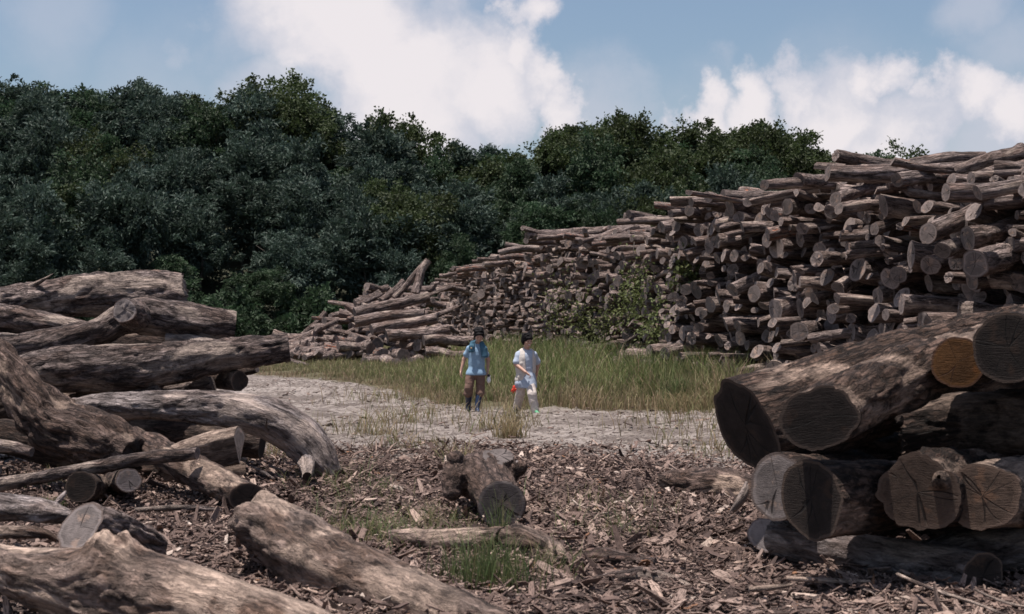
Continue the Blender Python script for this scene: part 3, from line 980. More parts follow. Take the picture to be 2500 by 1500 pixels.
    hero('added dark log standing in for shade beneath the split billet', [(300, 1150, 18.4, 40), (480, 1150, 18.4, 40), (600, 1150, 18.5, 34)], seed=26, group=GL, mat='bark_dark', ends=('end', 'end_dark_shade'))  # added log, dark bark in place of the shade under the billet
    hero('narrow broken branch lying on the litter before the dark sawn end', [(330, 1246, 15.2, 7), (440, 1240, 15.1, 8), (540, 1246, 15.0, 5)], seed=27, name='branch', cat='branch', mat='bark', bare=.5, disp=.008)
    # the near logs
    hero('largest pale tan trunk nearest the viewer across the bottom left corner', [(-260, 1330, 10.6, 46), (-100, 1362, 10.4, 52), (0, 1388, 10.2, 60), (120, 1418, 10.0, 82), (250, 1448, 9.8, 104), (380, 1474, 9.6, 118), (500, 1502, 9.4, 118), (640, 1552, 9.2, 112), (800, 1610, 9.0, 105)],
         seed=31, group=GL, mat='bark_tan', bare=.45, disp=.016, lobe=.12, bumps=[(.555, (-.1, -.25, 1), .15, .17), (.50, (-.1, -.1, 1), .10, .10), (.66, (.2, -.6, .8), .03, .12)])
    hero('pale trunk with a broken rotten top lying along the bottom left of centre', [(625, 1262, 12.6, 40), (668, 1290, 12.2, 68), (730, 1342, 11.7, 92), (810, 1392, 11.2, 92), (910, 1434, 10.8, 84), (1030, 1484, 10.3, 78), (1160, 1545, 9.9, 76), (1330, 1625, 9.4, 74)],
         seed=32, group=GL, mat='bark_tan', tone=.05, bare=.42, disp=.02, lobe=.1, jag0=.5, ends=('end_pale', 'end'), endname=('broken_end', 'cut_end'),
         bumps=[(.16, (-.8, -.3, .45), .20, .20), (.10, (-.9, .2, .2), .16, .16), (.30, (-.55, -.7, .3), .10, .09), (.04, (.2, -.2, 1), .07, .14)])
    hero('grey rotten slab of log at the left edge with a hollow orange underside', [(-160, 1222, 12.6, 40), (-40, 1236, 12.4, 38), (60, 1246, 12.3, 34), (130, 1254, 12.2, 27), (182, 1262, 12.1, 12)], seed=33, group=GL, mat='bark_silver', disp=.025, bare=.2, jag1=.5)
    hero('orange splintered log remnant under the grey rotten slab', [(-60, 1306, 12.0, 22), (40, 1300, 11.9, 20), (105, 1304, 11.9, 14), (140, 1320, 11.9, 6)], seed=34, group=GL, mat='bark_tan', bare=.6, jag1=.7, rust=.3)
    hero('upturned grey stump with a cracked lichen blotched face', [(196, 1288, 11.4, 66), (250, 1302, 11.55, 64), (310, 1320, 11.8, 56), (372, 1346, 12.1, 44)], seed=35, name='stump', cat='stump', mat='bark', tone=.1, n0=(-.45, -.75, .55), disp=.03, lobe=.13, bare=.2)
    hero('short splinter standing against the leaning round log ends', [(132, 1232, 14.6, 6), (150, 1214, 14.7, 6), (160, 1202, 14.8, 4)], seed=36, name='splinter', cat='splinter', mat='bark_silver', bare=.8, disp=.004)


def right_pile():
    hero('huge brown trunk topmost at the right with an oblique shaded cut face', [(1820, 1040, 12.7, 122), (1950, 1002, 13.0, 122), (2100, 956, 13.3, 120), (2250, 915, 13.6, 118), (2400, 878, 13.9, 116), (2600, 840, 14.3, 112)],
         seed=41, group=GR, mat='bark_dark', tone=.35, n0=(-.84, -.40, -.36), ends=('end_dark_shade', 'end'), disp=.024, bare=.32, lobe=.09)
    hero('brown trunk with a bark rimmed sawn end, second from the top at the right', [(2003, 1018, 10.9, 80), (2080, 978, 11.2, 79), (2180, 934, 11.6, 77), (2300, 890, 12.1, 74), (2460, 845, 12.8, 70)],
         seed=42, group=GR, mat='bark_dark', tone=.4, n0=(-.22, -.98, -.05), ends=('end_dark_shade', 'end'), disp=.03, bare=.22, lobe=.11)
    hero('log with a round orange brown sawn end among the right trunks', [(2338, 884, 11.4, 66), (2420, 862, 12.2, 64), (2500, 840, 13.0, 62)], seed=43, group=GR, mat='bark_dark', n0=(-.36, -.93, -.05), ends=('end_orange', 'end'), disp=.016)
    hero('log with a large round sawn end, black with painted shade, at the right edge', [(2462, 848, 10.9, 84), (2530, 832, 11.9, 82), (2600, 815, 12.9, 80)], seed=44, group=GR, mat='bark_dark', n0=(-.25, -.97, 0), ends=('end_dark_shade', 'end'), disp=.018, tone=-.1, endtone=-.6)  # endtone darkens this face further, as painted shade
    hero('shaded brown log lying in the gap below the orange ended log', [(2205, 1052, 12.9, 72), (2330, 1036, 12.8, 76), (2450, 1030, 12.7, 78), (2640, 1030, 12.6, 78)], seed=45, group=GR, mat='bark_dark', disp=.028, bare=.35, jag0=.45, ends=('end_dark_shade', 'end'))
    hero('log with a split oval end, black with painted shade, in the middle row at the right', [(1980, 1219, 11.1, 98), (2060, 1214, 11.35, 92), (2160, 1210, 11.65, 86), (2330, 1202, 12.2, 84)], seed=46, group=GR, mat='bark_dark', tone=.15, n0=(-.80, -.60, -.05), ends=('end_dark_shade', 'end'), disp=.02, bare=.3)
    hero('log with a pale grey sawn end half hidden left of the oval black end', [(1898, 1190, 12.1, 82), (1990, 1184, 12.7, 80), (2090, 1178, 13.4, 78)], seed=47, group=GR, mat='bark_dark', n0=(-.72, -.68, .12), ends=('end', 'end'), disp=.02)
    hero('log with a lobed rusty brown end and a pale chip, right middle row', [(2240, 1202, 11.0, 96), (2300, 1190, 11.6, 94), (2380, 1178, 12.5, 88), (2460, 1170, 13.2, 84)], seed=48, group=GR, mat='bark_dark', tone=.2, n0=(-.3, -.95, -.05), ends=('end_brown', 'end'), disp=.036, lobe=.12, rust=.06,
         stubs=[([(2300, 1176, 10.98, 30), (2296, 1170, 10.9, 24), (2292, 1165, 10.86, 10)], None, 'torn_bark', dict(disp=.02, bare=.9))])
    hero('log with a smooth grey brown end at the far right of the middle row', [(2398, 1212, 11.0, 84), (2480, 1200, 11.5, 86), (2600, 1190, 12.2, 84)], seed=49, group=GR, mat='bark_brown', tone=.1, n0=(-.35, -.93, 0), ends=('end_brown', 'end'), disp=.024, bare=.4)
    hero('bottom trunk of the right stack in blue shade, sloping down to a dark end', [(1868, 1306, 12.6, 42), (1940, 1322, 12.3, 48), (2060, 1348, 12.0, 56), (2200, 1374, 11.7, 60), (2330, 1396, 11.4, 62), (2400, 1408, 11.25, 60)], seed=50, group=GR, mat='bark_silver', tone=-.3, n1=(.35, -.83, -.05), n0=(-1, -.2, .2), ends=('end', 'end_dark_shade'), disp=.014, bare=.3)
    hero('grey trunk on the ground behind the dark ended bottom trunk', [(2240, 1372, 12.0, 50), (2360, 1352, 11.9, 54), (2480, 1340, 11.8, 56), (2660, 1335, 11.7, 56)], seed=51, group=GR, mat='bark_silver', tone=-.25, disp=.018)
    hero('added filler log keeping the gap dark behind the right stack', [(1990, 1110, 13.6, 60), (2200, 1120, 13.8, 64), (2420, 1110, 14.0, 64), (2640, 1100, 14.2, 60)], seed=52, group=GR, mat='bark_dark')  # added blocker, keeps the void between the trunks dark
    hero('added filler trunk blocking bright ground in the gap behind the bark rimmed trunk', [(1900, 1080, 14.6, 60), (2150, 1056, 14.6, 64), (2400, 1020, 14.8, 64), (2640, 1000, 15, 60)], seed=54, group=GR, mat='bark_dark')  # added so the lit ground behind does not show through
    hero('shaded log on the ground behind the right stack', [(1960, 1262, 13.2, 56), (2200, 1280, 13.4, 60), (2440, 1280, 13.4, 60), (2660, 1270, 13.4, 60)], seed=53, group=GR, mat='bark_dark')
    # sticks at the foot
    for k, (lab, sp_) in enumerate([('long thin stick slanting from the bottom trunk towards the lower right corner', [(2190, 1402, 10.6, 5), (2280, 1440, 10.3, 5.5), (2400, 1480, 10.0, 5), (2520, 1530, 9.7, 4)]),
                                    ('thin stick crossing the lower right corner beside the dark end', [(2380, 1440, 10.4, 4), (2450, 1470, 10.2, 5), (2540, 1490, 10, 5)]),
                                    ('pale stick flat on the litter just below the bottom trunk', [(1920, 1412, 11.3, 7), (2020, 1418, 11.2, 8), (2125, 1420, 11.1, 5)]),
                                    ('tan splinter of wood flat on the litter left of the pale stick', [(1828, 1440, 10.9, 8), (1880, 1436, 10.9, 9), (1935, 1428, 10.9, 5)])]):
        hero(lab, sp_, seed=60 + k, name='stick', cat='stick', mat='bark_tan' if k > 1 else 'bark', bare=.6, disp=.005, group='sticks by the right trunks')


def centre_logs():
    hero('short log with a torn dark right end lying across the litter before the forked stump', [(955, 1306, 13.1, 17), (1010, 1312, 13.0, 24), (1080, 1318, 12.9, 30), (1150, 1316, 12.9, 31), (1225, 1312, 12.9, 26)], seed=71, group=GC, mat='bark_tan', tone=.05, jag0=.4, jag1=.3, ends=('end', 'end_dark_shade'), n1=(.8, -.6, -.1), bare=.45, disp=.018)
    hero('lumpy rotten log end lying right of the short torn log', [(1232, 1312, 12.9, 24), (1280, 1322, 12.7, 36), (1330, 1345, 12.5, 40), (1385, 1385, 12.2, 26)], seed=72, group=GC, mat='bark_tan', tone=.05, jag0=.3, jag1=.8, disp=.04, lobe=.2, bare=.4)
    hero('thin grey log with a rotten orange butt on the litter, right of centre', [(1432, 1362, 12.4, 24), (1480, 1362, 12.35, 24), (1530, 1366, 12.3, 20), (1600, 1374, 12.2, 14)], seed=73, group=GC, mat='bark', rust=.12, jag0=.7, jag1=.4, disp=.018, ends=('end_brown', 'end'), bare=.3)
    hero('low bark covered log sunk in the litter right of centre bottom', [(1445, 1432, 11.6, 20), (1520, 1420, 11.6, 34), (1600, 1420, 11.6, 34), (1690, 1438, 11.5, 16)], seed=74, group=GC, mat='bark', disp=.03, lobe=.15, jag0=.5, jag1=.5)
    hero('flattened reddish rotten log beside the grey ended right trunks', [(1620, 1180, 17.6, 26), (1690, 1186, 17.2, 38), (1770, 1190, 16.8, 40), (1860, 1206, 16.3, 34)], seed=75, group=GC, mat='bark_brown', tone=.35, disp=.035, lobe=.16, jag0=.5, jag1=.4, bare=.3)
    hero('curled pale strip of bark leaning on the flattened rotten log', [(1785, 1252, 15.4, 6), (1805, 1226, 15.3, 12), (1818, 1200, 15.3, 11), (1822, 1176, 15.35, 4)], seed=76, name='bark_strip', cat='bark', mat='bark_silver', bare=.8, disp=.006)
    hero('dark sunken log end far back on the litter right of the rotten log', [(1560, 1170, 19.5, 14), (1640, 1164, 19.4, 18), (1720, 1168, 19.2, 14)], seed=77, group=GC, mat='bark_brown', tone=.2, disp=.03, jag0=.5, jag1=.5)
    hero('weathered flat stump in the grass edge right of the two men', [(1588, 985, 36, 20), (1625, 978, 36, 36), (1668, 982, 36, 24)], seed=78, name='stump', cat='stump', mat='bark', disp=.05, lobe=.2, jag0=.4, jag1=.4)
    hero('pale broken root lump at the grass edge nearest the two men', [(1522, 998, 34.5, 14), (1545, 988, 34.5, 20), (1572, 996, 34.5, 12)], seed=79, name='root_lump', cat='root', mat='bark_silver', disp=.06, lobe=.25, jag0=.6, jag1=.6)
    hero('dark blackened stick on the litter left of centre', [(610, 1158, 18.6, 6), (680, 1172, 18.3, 7), (780, 1178, 18.1, 6)], seed=80, name='stick', cat='stick', mat='bark_brown', disp=.01)
    hero('pale bent stick lying by the foot of the arching trunk', [(598, 1130, 18.6, 3), (640, 1152, 18.3, 4), (668, 1170, 18.2, 4)], seed=81, name='stick', cat='stick', mat='bark_silver', bare=.7, disp=.005)


left_pile()
right_pile()
centre_logs()


# ------------------------------------------------------------------ signed distance fields -> continuous meshes (stump, people)
class Field:
    def __init__(s, lo, hi, h):
        s.lo = np.array(lo, float)
        s.h = h
        s.n = (np.ceil((np.array(hi) - s.lo) / h).astype(int) + 1)
        s.F = np.full(s.n, 1.0, np.float32)

    def win(s, lo, hi):
        a = np.clip(np.floor((np.array(lo) - s.lo) / s.h).astype(int), 0, s.n)
        b = np.clip(np.ceil((np.array(hi) - s.lo) / s.h).astype(int) + 1, 0, s.n)
        g = [s.lo[i] + s.h * np.arange(a[i], b[i]) for i in range(3)]
        X = np.stack(np.meshgrid(*g, indexing='ij'), -1)
        return (slice(a[0], b[0]), slice(a[1], b[1]), slice(a[2], b[2])), X

    def put(s, w, d, k):
        A = s.F[w]
        h = np.clip(.5 + .5 * (A - d) / k, 0, 1)
        s.F[w] = A * (1 - h) + d * h - k * h * (1 - h)

    def cap(s, a, b, ra, rb, k=.02, flat=None):
        a, b = np.array(a, float), np.array(b, float)
        m = max(ra, rb) + k + 3 * s.h
        w, X = s.win(np.minimum(a, b) - m, np.maximum(a, b) + m)
        if X.size == 0:
            return s
        ab = b - a
        t = np.clip(((X - a) @ ab) / (ab @ ab + 1e-12), 0, 1)
        D = X - a - t[..., None] * ab
        if flat is not None:
            D = D / np.array(flat)
        s.put(w, np.linalg.norm(D, axis=-1) - (ra + (rb - ra) * t), k)
        return s

    def chain(s, pts, rs, k=.02, flat=None):
        for i in range(len(pts) - 1):
            s.cap(pts[i], pts[i + 1], rs[i], rs[i + 1], k, flat)
        return s

    def ell(s, c, r, k=.02, rot=None):
        c, r = np.array(c, float), np.array(r, float)
        m = max(r) + k + 3 * s.h
        w, X = s.win(c - m, c + m)
        D = X - c
        if rot is not None:
            D = D @ np.array(rot)
        q = np.linalg.norm(D / r, axis=-1)
        q2 = np.linalg.norm(D / (r * r), axis=-1) + 1e-9
        s.put(w, q * (q - 1) / q2, k)
        return s

    def grid(s):
        return s.win(s.lo, s.lo + s.h * (s.n - 1))[1]

    def cut(s, n, p):
        s.F = np.maximum(s.F, ((s.grid() - np.array(p)) @ norm(n)).astype(np.float32))
        return s

    def sub_ell(s, c, r, rot=None):
        c, r = np.array(c, float), np.array(r, float)
        w, X = s.win(c - max(r) * 1.2, c + max(r) * 1.2)
        D = X - c
        if rot is not None:
            D = D @ np.array(rot)
        s.F[w] = np.maximum(s.F[w], (1 - np.linalg.norm(D / r, axis=-1)) * min(r))
        return s

    def noise(s, amp, freq, seed=0, octv=2):
        m = np.abs(s.F) < amp * 3 + 2 * s.h
        X = s.grid()[m]
        s.F[m] += (amp * fbm(X * np.array(freq), octv, seed)).astype(np.float32)
        return s

    def mesh(s):
        F = s.F
        ins = F < 0
        nx, ny, nz = F.shape
        c = np.zeros((nx - 1, ny - 1, nz - 1), np.int8)
        for dx in (0, 1):
            for dy in (0, 1):
                for dz in (0, 1):
                    c += ins[dx:nx - 1 + dx, dy:ny - 1 + dy, dz:nz - 1 + dz]
        act = np.argwhere((c > 0) & (c < 8))
        idx = np.full(c.shape, -1, np.int64)
        idx[tuple(act.T)] = np.arange(len(act))
        acc = np.zeros((len(act), 3))
        cnt = np.zeros(len(act))
        for ax in range(3):
            o1, o2 = [k for k in range(3) if k != ax]
            for a in (0, 1):
                for b in (0, 1):
                    p = act.copy()
                    p[:, o1] += a
                    p[:, o2] += b
                    q = p.copy()
                    q[:, ax] += 1
                    f0, f1 = F[tuple(p.T)], F[tuple(q.T)]
                    m = (f0 < 0) != (f1 < 0)
                    t = np.where(m, f0 / np.where(m, f0 - f1, 1), 0)
                    pt = p.astype(float)
                    pt[:, ax] += t
                    acc[m] += pt[m]
                    cnt[m] += 1
        V = s.lo + s.h * acc / cnt[:, None]
        Qs = []
        for ax in range(3):
            o1, o2 = (ax + 1) % 3, (ax + 2) % 3
            sl0 = [slice(1, -1)] * 3
            sl1 = [slice(1, -1)] * 3
            sl0[ax] = slice(0, -1)
            sl1[ax] = slice(1, None)
            A, Bv = ins[tuple(sl0)], ins[tuple(sl1)]
            e = np.argwhere(A != Bv)
            st = A[tuple(e.T)]
            e = e + 1
            e[:, ax] -= 1
            cs = []
            for a, b in ((-1, -1), (0, -1), (0, 0), (-1, 0)):
                q = e.copy()
                q[:, o1] += a
                q[:, o2] += b
                cs.append(idx[tuple(q.T)])
            q = np.stack(cs, 1)
            q[~st] = q[~st][:, ::-1]
            Qs.append(q)
        return V, np.concatenate(Qs)


def build_forked_stump():
    """the forked butt in the middle of the litter: trunk with a big sawn end, top stub, side stub and root lobe"""
    Y = 14.6
    o = P(1190, 1285, Y)
    L = lambda px, py, dy: P(px, py, Y + dy) - o
    f = Field((-.75, -.75, -.35), (.75, 1.7, 1.1), .014)
    e0 = L(1225, 1232, -.15)
    b0 = L(1188, 1165, .65)
    b1 = L(1160, 1160, 1.3)
    f.chain([e0 - norm(b0 - e0) * .3, e0, b0, b1], [.215, .22, .265, .25], .08)
    t0, t1 = L(1200, 1150, .62), L(1224, 1112, .52)
    s0, s1 = L(1225, 1165, .6), L(1268, 1142, .5)
    f.cap(s0, s1, .13, .085, .06)
    r0, r1, r2 = L(1150, 1170, .7), L(1108, 1168, .45), L(1105, 1200, .38)
    f.chain([r0, r1, r2], [.2, .13, .10], .05)
    f.cap(L(1120, 1140, .55), L(1112, 1120, .5), .12, .09, .05)
    n_t = norm(np.array([.05, -.50, .86]))
    g = Field((-.75, -.75, -.35), (.75, 1.7, 1.1), .014)
    g.cap(t0, t1 + (t1 - t0) * .6, .135, .125, .02)
    g.noise(.012, (9, 9, 9), 6, 2)
    g.cut(n_t, t1)
    f.noise(.03, (5, 5, 5), 3, 3)
    f.noise(.012, (16, 16, 16), 5, 2)
    ax = norm(e0 - b0)
    n_e = norm(ax * .5 + np.array([0.02, -1, .12]))
    f.cut(n_e, e0)
    kk = np.clip(.5 + .5 * (f.F - g.F) / .04, 0, 1)
    f.F = np.where((np.abs(f.F) < .2) & (np.abs(g.F) < .2), f.F * (1 - kk) + g.F * kk - .04 * kk * (1 - kk), np.minimum(f.F, g.F)).astype(np.float32)
    V, Q = f.mesh()
    # faces on the two cut planes become parts of their own
    cen = V[Q].mean(1)
    nrm = np.cross(V[Q[:, 1]] - V[Q[:, 0]], V[Q[:, 2]] - V[Q[:, 0]])
    nrm /= np.linalg.norm(nrm, axis=1, keepdims=True) + 1e-12
    on_e = (np.abs((cen - e0) @ n_e) < .012) & (np.abs(nrm @ n_e) > .8)
    on_t = (np.abs((cen - t1) @ n_t) < .012) & (np.abs(nrm @ n_t) > .8) & (np.linalg.norm(cen - t1, axis=1) < .2) & ~on_e

    def sub(m):
        q = Q[m]
        u, inv = np.unique(q, return_inverse=True)
        return V[u], inv.reshape(q.shape), u
    vb, qb, ub = sub(~(on_e | on_t))
    A = norm(np.cross(ax, (0, 0, 1)))
    B = np.cross(ax, A)
    rest = np.stack([vb @ A, vb @ B, vb @ ax], 1) + 5
    root = mk('forked_stump', vb, qb, mat=M['bark_brown'], attrs={'rest': rest, 'tone': np.full(len(vb), .30)}, loc=o)
    for m, c, n_, em in ((on_e, e0, n_e, 'end'), (on_t, t1, n_t, 'end')):
        if m.sum() == 0:
            continue
        v, q, u = sub(m)
        a = norm(np.cross(n_, (0, 0, 1)))
        b = np.cross(n_, a)
        c2 = v.mean(0)
        d = np.stack([(v - c2) @ a, (v - c2) @ b, 0 * v[:, 0]], 1)
        rr = np.linalg.norm(d, axis=1)
        mk('cut_end', v, q, mat=M[em], attrs={'rest': d + 3, 'disc': d, 'rho': np.clip(rr / (rr.max() * 1.02), 0, 1), 'tone': np.full(len(v), -.12)}, parent=root)
    tag(root, 'forked stump with sawn branch ends alone in the middle of the bark litter', 'stump')


build_forked_stump()


# ------------------------------------------------------------------ the long stacks behind
K_LINE, X0_LINE = .17, 11.86              # stack face: x = 11.86 - .17 * y
AX = norm((.92, .39, 0))                  # direction in which its logs point, away from the face


def face_pt(y, z, back=0.0):
    return np.array((X0_LINE - K_LINE * y, y, z)) + AX * back


def stack_top(y):
    px = 1250 + F_PX * (X0_LINE - K_LINE * y) / y
    tp = np.interp(px, [1000, 1040, 1130, 1250, 1300, 1335, 1400, 1500, 1545, 1600, 1690, 1722, 1930, 1965, 2040, 2100, 2370, 2500, 2700],
                   [715, 690, 648, 612, 572, 562, 578, 562, 530, 522, 512, 480, 482, 446, 425, 410, 405, 430, 470])
    return CAM_H + (HZ - tp) / F_PX * y


def variants():
    """a few short logs along local Z with radius about 1; scaled per copy"""
    out = []
    for k in range(14):
        rng = np.random.default_rng(900 + k)
        Lg = 10.0
        pts = [(0, 0, 0), (rng.normal() * .2, rng.normal() * .2, Lg * .35), (rng.normal() * .3, rng.normal() * .3, Lg * .7), (rng.normal() * .3, rng.normal() * .3, Lg)]
        rd = np.array([1.0, rng.uniform(.9, 1.05), rng.uniform(.85, 1.0), rng.uniform(.8, .95)])
        n0 = norm((rng.normal() * .17, rng.normal() * .17, -1))
        sp = None
        if k in (4, 9, 12):
            sp = lambda th, a=rng.uniform(0, 6.28): np.where(np.cos(th - a) > .05, .42 / np.maximum(np.cos(th - a), .05), 9)
        body, caps = log_geo(np.array(pts) * .2, rd * .2, 300 + k, 24, .07, .016, .12, n0=n0, bare=rng.uniform(0, .35), cross=sp, rust=0, capr=4, jag0=.25 if k in (2, 7) else 0)
        b2 = dict(body[2])
        out.append(((body[0] * 5, body[1], b2), [(c[0] * 5, c[1], c[2]) for c in caps]))
    return out


VAR = variants()
VAR_ME = []
for (b_, caps_) in VAR:
    rows_ = []
    for rust_ in (0, 1):
        at_ = dict(b_[2])
        if rust_:
            z_ = at_['rest'][:, 2]
            at_['rust'] = sstep(gn(at_['rest'] * np.array([3, 3, 2.0]), 77), .05, .25)
        rows_.append(mk('log', b_[0], b_[1], mat=M['bark_stack'], attrs=at_, obj=False))
    ce_ = [mk('cut_end', c_[0], c_[1], mat=M['end_stack'], attrs=c_[2], obj=False) for c_ in caps_]
    VAR_ME.append((rows_, ce_))


def log_matrix(p, axis, r, Lg, roll):
    z = norm(axis)
    x = norm(np.cross((0.3, .1, 1.0), z))
    y = np.cross(z, x)
    c, s = math.cos(roll), math.sin(roll)
    m = np.eye(4)
    m[:3, 0] = (x * c + y * s) * r
    m[:3, 1] = (-x * s + y * c) * r
    m[:3, 2] = z * (Lg / 10)
    m[:3, 3] = p
    return m


LANDMARKS = [(2120, 395, 'the broken tipped log'), (2230, 405, 'the long pale log'), (2006, 440, 'the short peeled log'), (1850, 478, 'the upper step log'), (1850, 502, 'the crooked thick log'), (1964, 505, 'the bent log end'), (2100, 470, 'the barky slanting log'),
             (2130, 502, 'the straight log'), (2320, 480, 'the thin pole'), (2390, 510, 'the forked log'), (2430, 575, 'the broad round end'), (2440, 630, 'the split thick log'), (2350, 602, 'the pale short log'), (1910, 585, 'the rust streaked blunt log'), (1640, 705, 'the hanging vine'),
             (1668, 650, 'the vine sprig'), (2337, 790, 'the orange sawn end'), (1735, 905, 'the tip of the huge trunk'), (1900, 850, 'the upper flank of the huge trunk'), (2100, 790, 'the middle of the huge trunk'), (1750, 600, 'the stack corner shade'), (1800, 720, 'the stack lower left'), (1980, 680, 'the stack centre'), (2200, 680, 'the stack right half'),
             (1570, 560, 'the notch in the stack'), (1450, 570, 'the climbing vine top'), (1330, 560, 'the peak of the long stack'), (1610, 860, 'the spilled logs in the grass'), (1400, 740, 'the dense vine'), (1200, 640, 'the slope of the long stack'), (1080, 690, 'the upright log')]


def describe(px, py, r, kind, rust, var=0):
    size = 'thick' if r > .22 else 'slender' if r < .14 else 'middling'
    shape = 'split ' if var in (4, 9, 12) else 'ragged ' if var in (2, 7) else ''
    lx, ly, nm = min(LANDMARKS, key=lambda q: (q[0] - px) ** 2 + (q[1] - py) ** 2)
    dx, dy = px - lx, py - ly
    far = math.hypot(dx, dy)
    if abs(dx) > 1.6 * abs(dy):
        d = 'left of' if dx < 0 else 'right of'
    elif abs(dy) > 1.6 * abs(dx):
        d = 'above' if dy < 0 else 'below'
    else:
        d = ('above and ' if dy < 0 else 'below and ') + ('left of' if dx < 0 else 'right of')
    near = 'just ' if far < 45 else ''
    what = {'end': 'log end', 'cross': 'log lying crosswise'}[kind]
    return f'{size} {"rusty " if rust else ""}{shape}{what} {near}{d} {nm}'


def add_log(p, axis, r, Lg, var, label, group, roll=0., rust=0, both=False, end_mat_=None):
    rows, ce = VAR_ME[var]
    o = bpy.data.objects.new('log', rows[1 if rust else 0])
    COL.objects.link(o)
    o.matrix_world = Matrix(log_matrix(p, axis, r, Lg, roll).tolist())
    for k in ((0, 1) if both else (0,)):
        c = bpy.data.objects.new('cut_end', ce[k])
        COL.objects.link(c)
        c.parent = o
    tag(o, label, 'log', group)
    return o


class Bake:
    """many far logs collected as one mesh"""
    def __init__(s):
        s.V, s.Q, s.rest, s.disc, s.rho, s.tone, s.rust, s.bare, s.mi, s.n = [], [], [], [], [], [], [], [], [], 0

    def add(s, p, axis, r, Lg, var, roll=0., rust=0, tone=0.):
        m = log_matrix(p, axis, r, Lg, roll)
        body, caps = VAR[var]
        off = np.array([rnd.uniform(0, 50), rnd.uniform(0, 50), rnd.uniform(0, 50)])
        sc = np.array([r / .2, r / .2, 1.0])
        for g, mi in ((body, 0), (caps[0], 1), (caps[1], 1)):
            V = g[0] @ m[:3, :3].T + m[:3, 3]
            k = len(V)
            s.V.append(V)
            s.Q.append(g[1] + s.n)
            s.rest.append(g[2]['rest'] + off)
            s.disc.append(g[2].get('disc', np.zeros((k, 3))))
            s.rho.append(g[2].get('rho', np.zeros(k)))
            s.bare.append(g[2].get('bare', np.zeros(k)))
            s.rust.append(np.full(k, float(rust)))
            s.tone.append(np.full(k, tone))
            s.mi.append(np.full(len(g[1]), mi))
            s.n += k

    def done(s, name, label, cat):
        C = np.concatenate
        o = mk(name, C(s.V), C(s.Q), mat=[M['bark_stack'], M['end_stack']], mi=C(s.mi), attrs={'rest': C(s.rest), 'disc': C(s.disc), 'rho': C(s.rho), 'tone': C(s.tone), 'rust': C(s.rust), 'bare': C(s.bare)})
        tag(o, label, cat, kind='stuff')
        return o


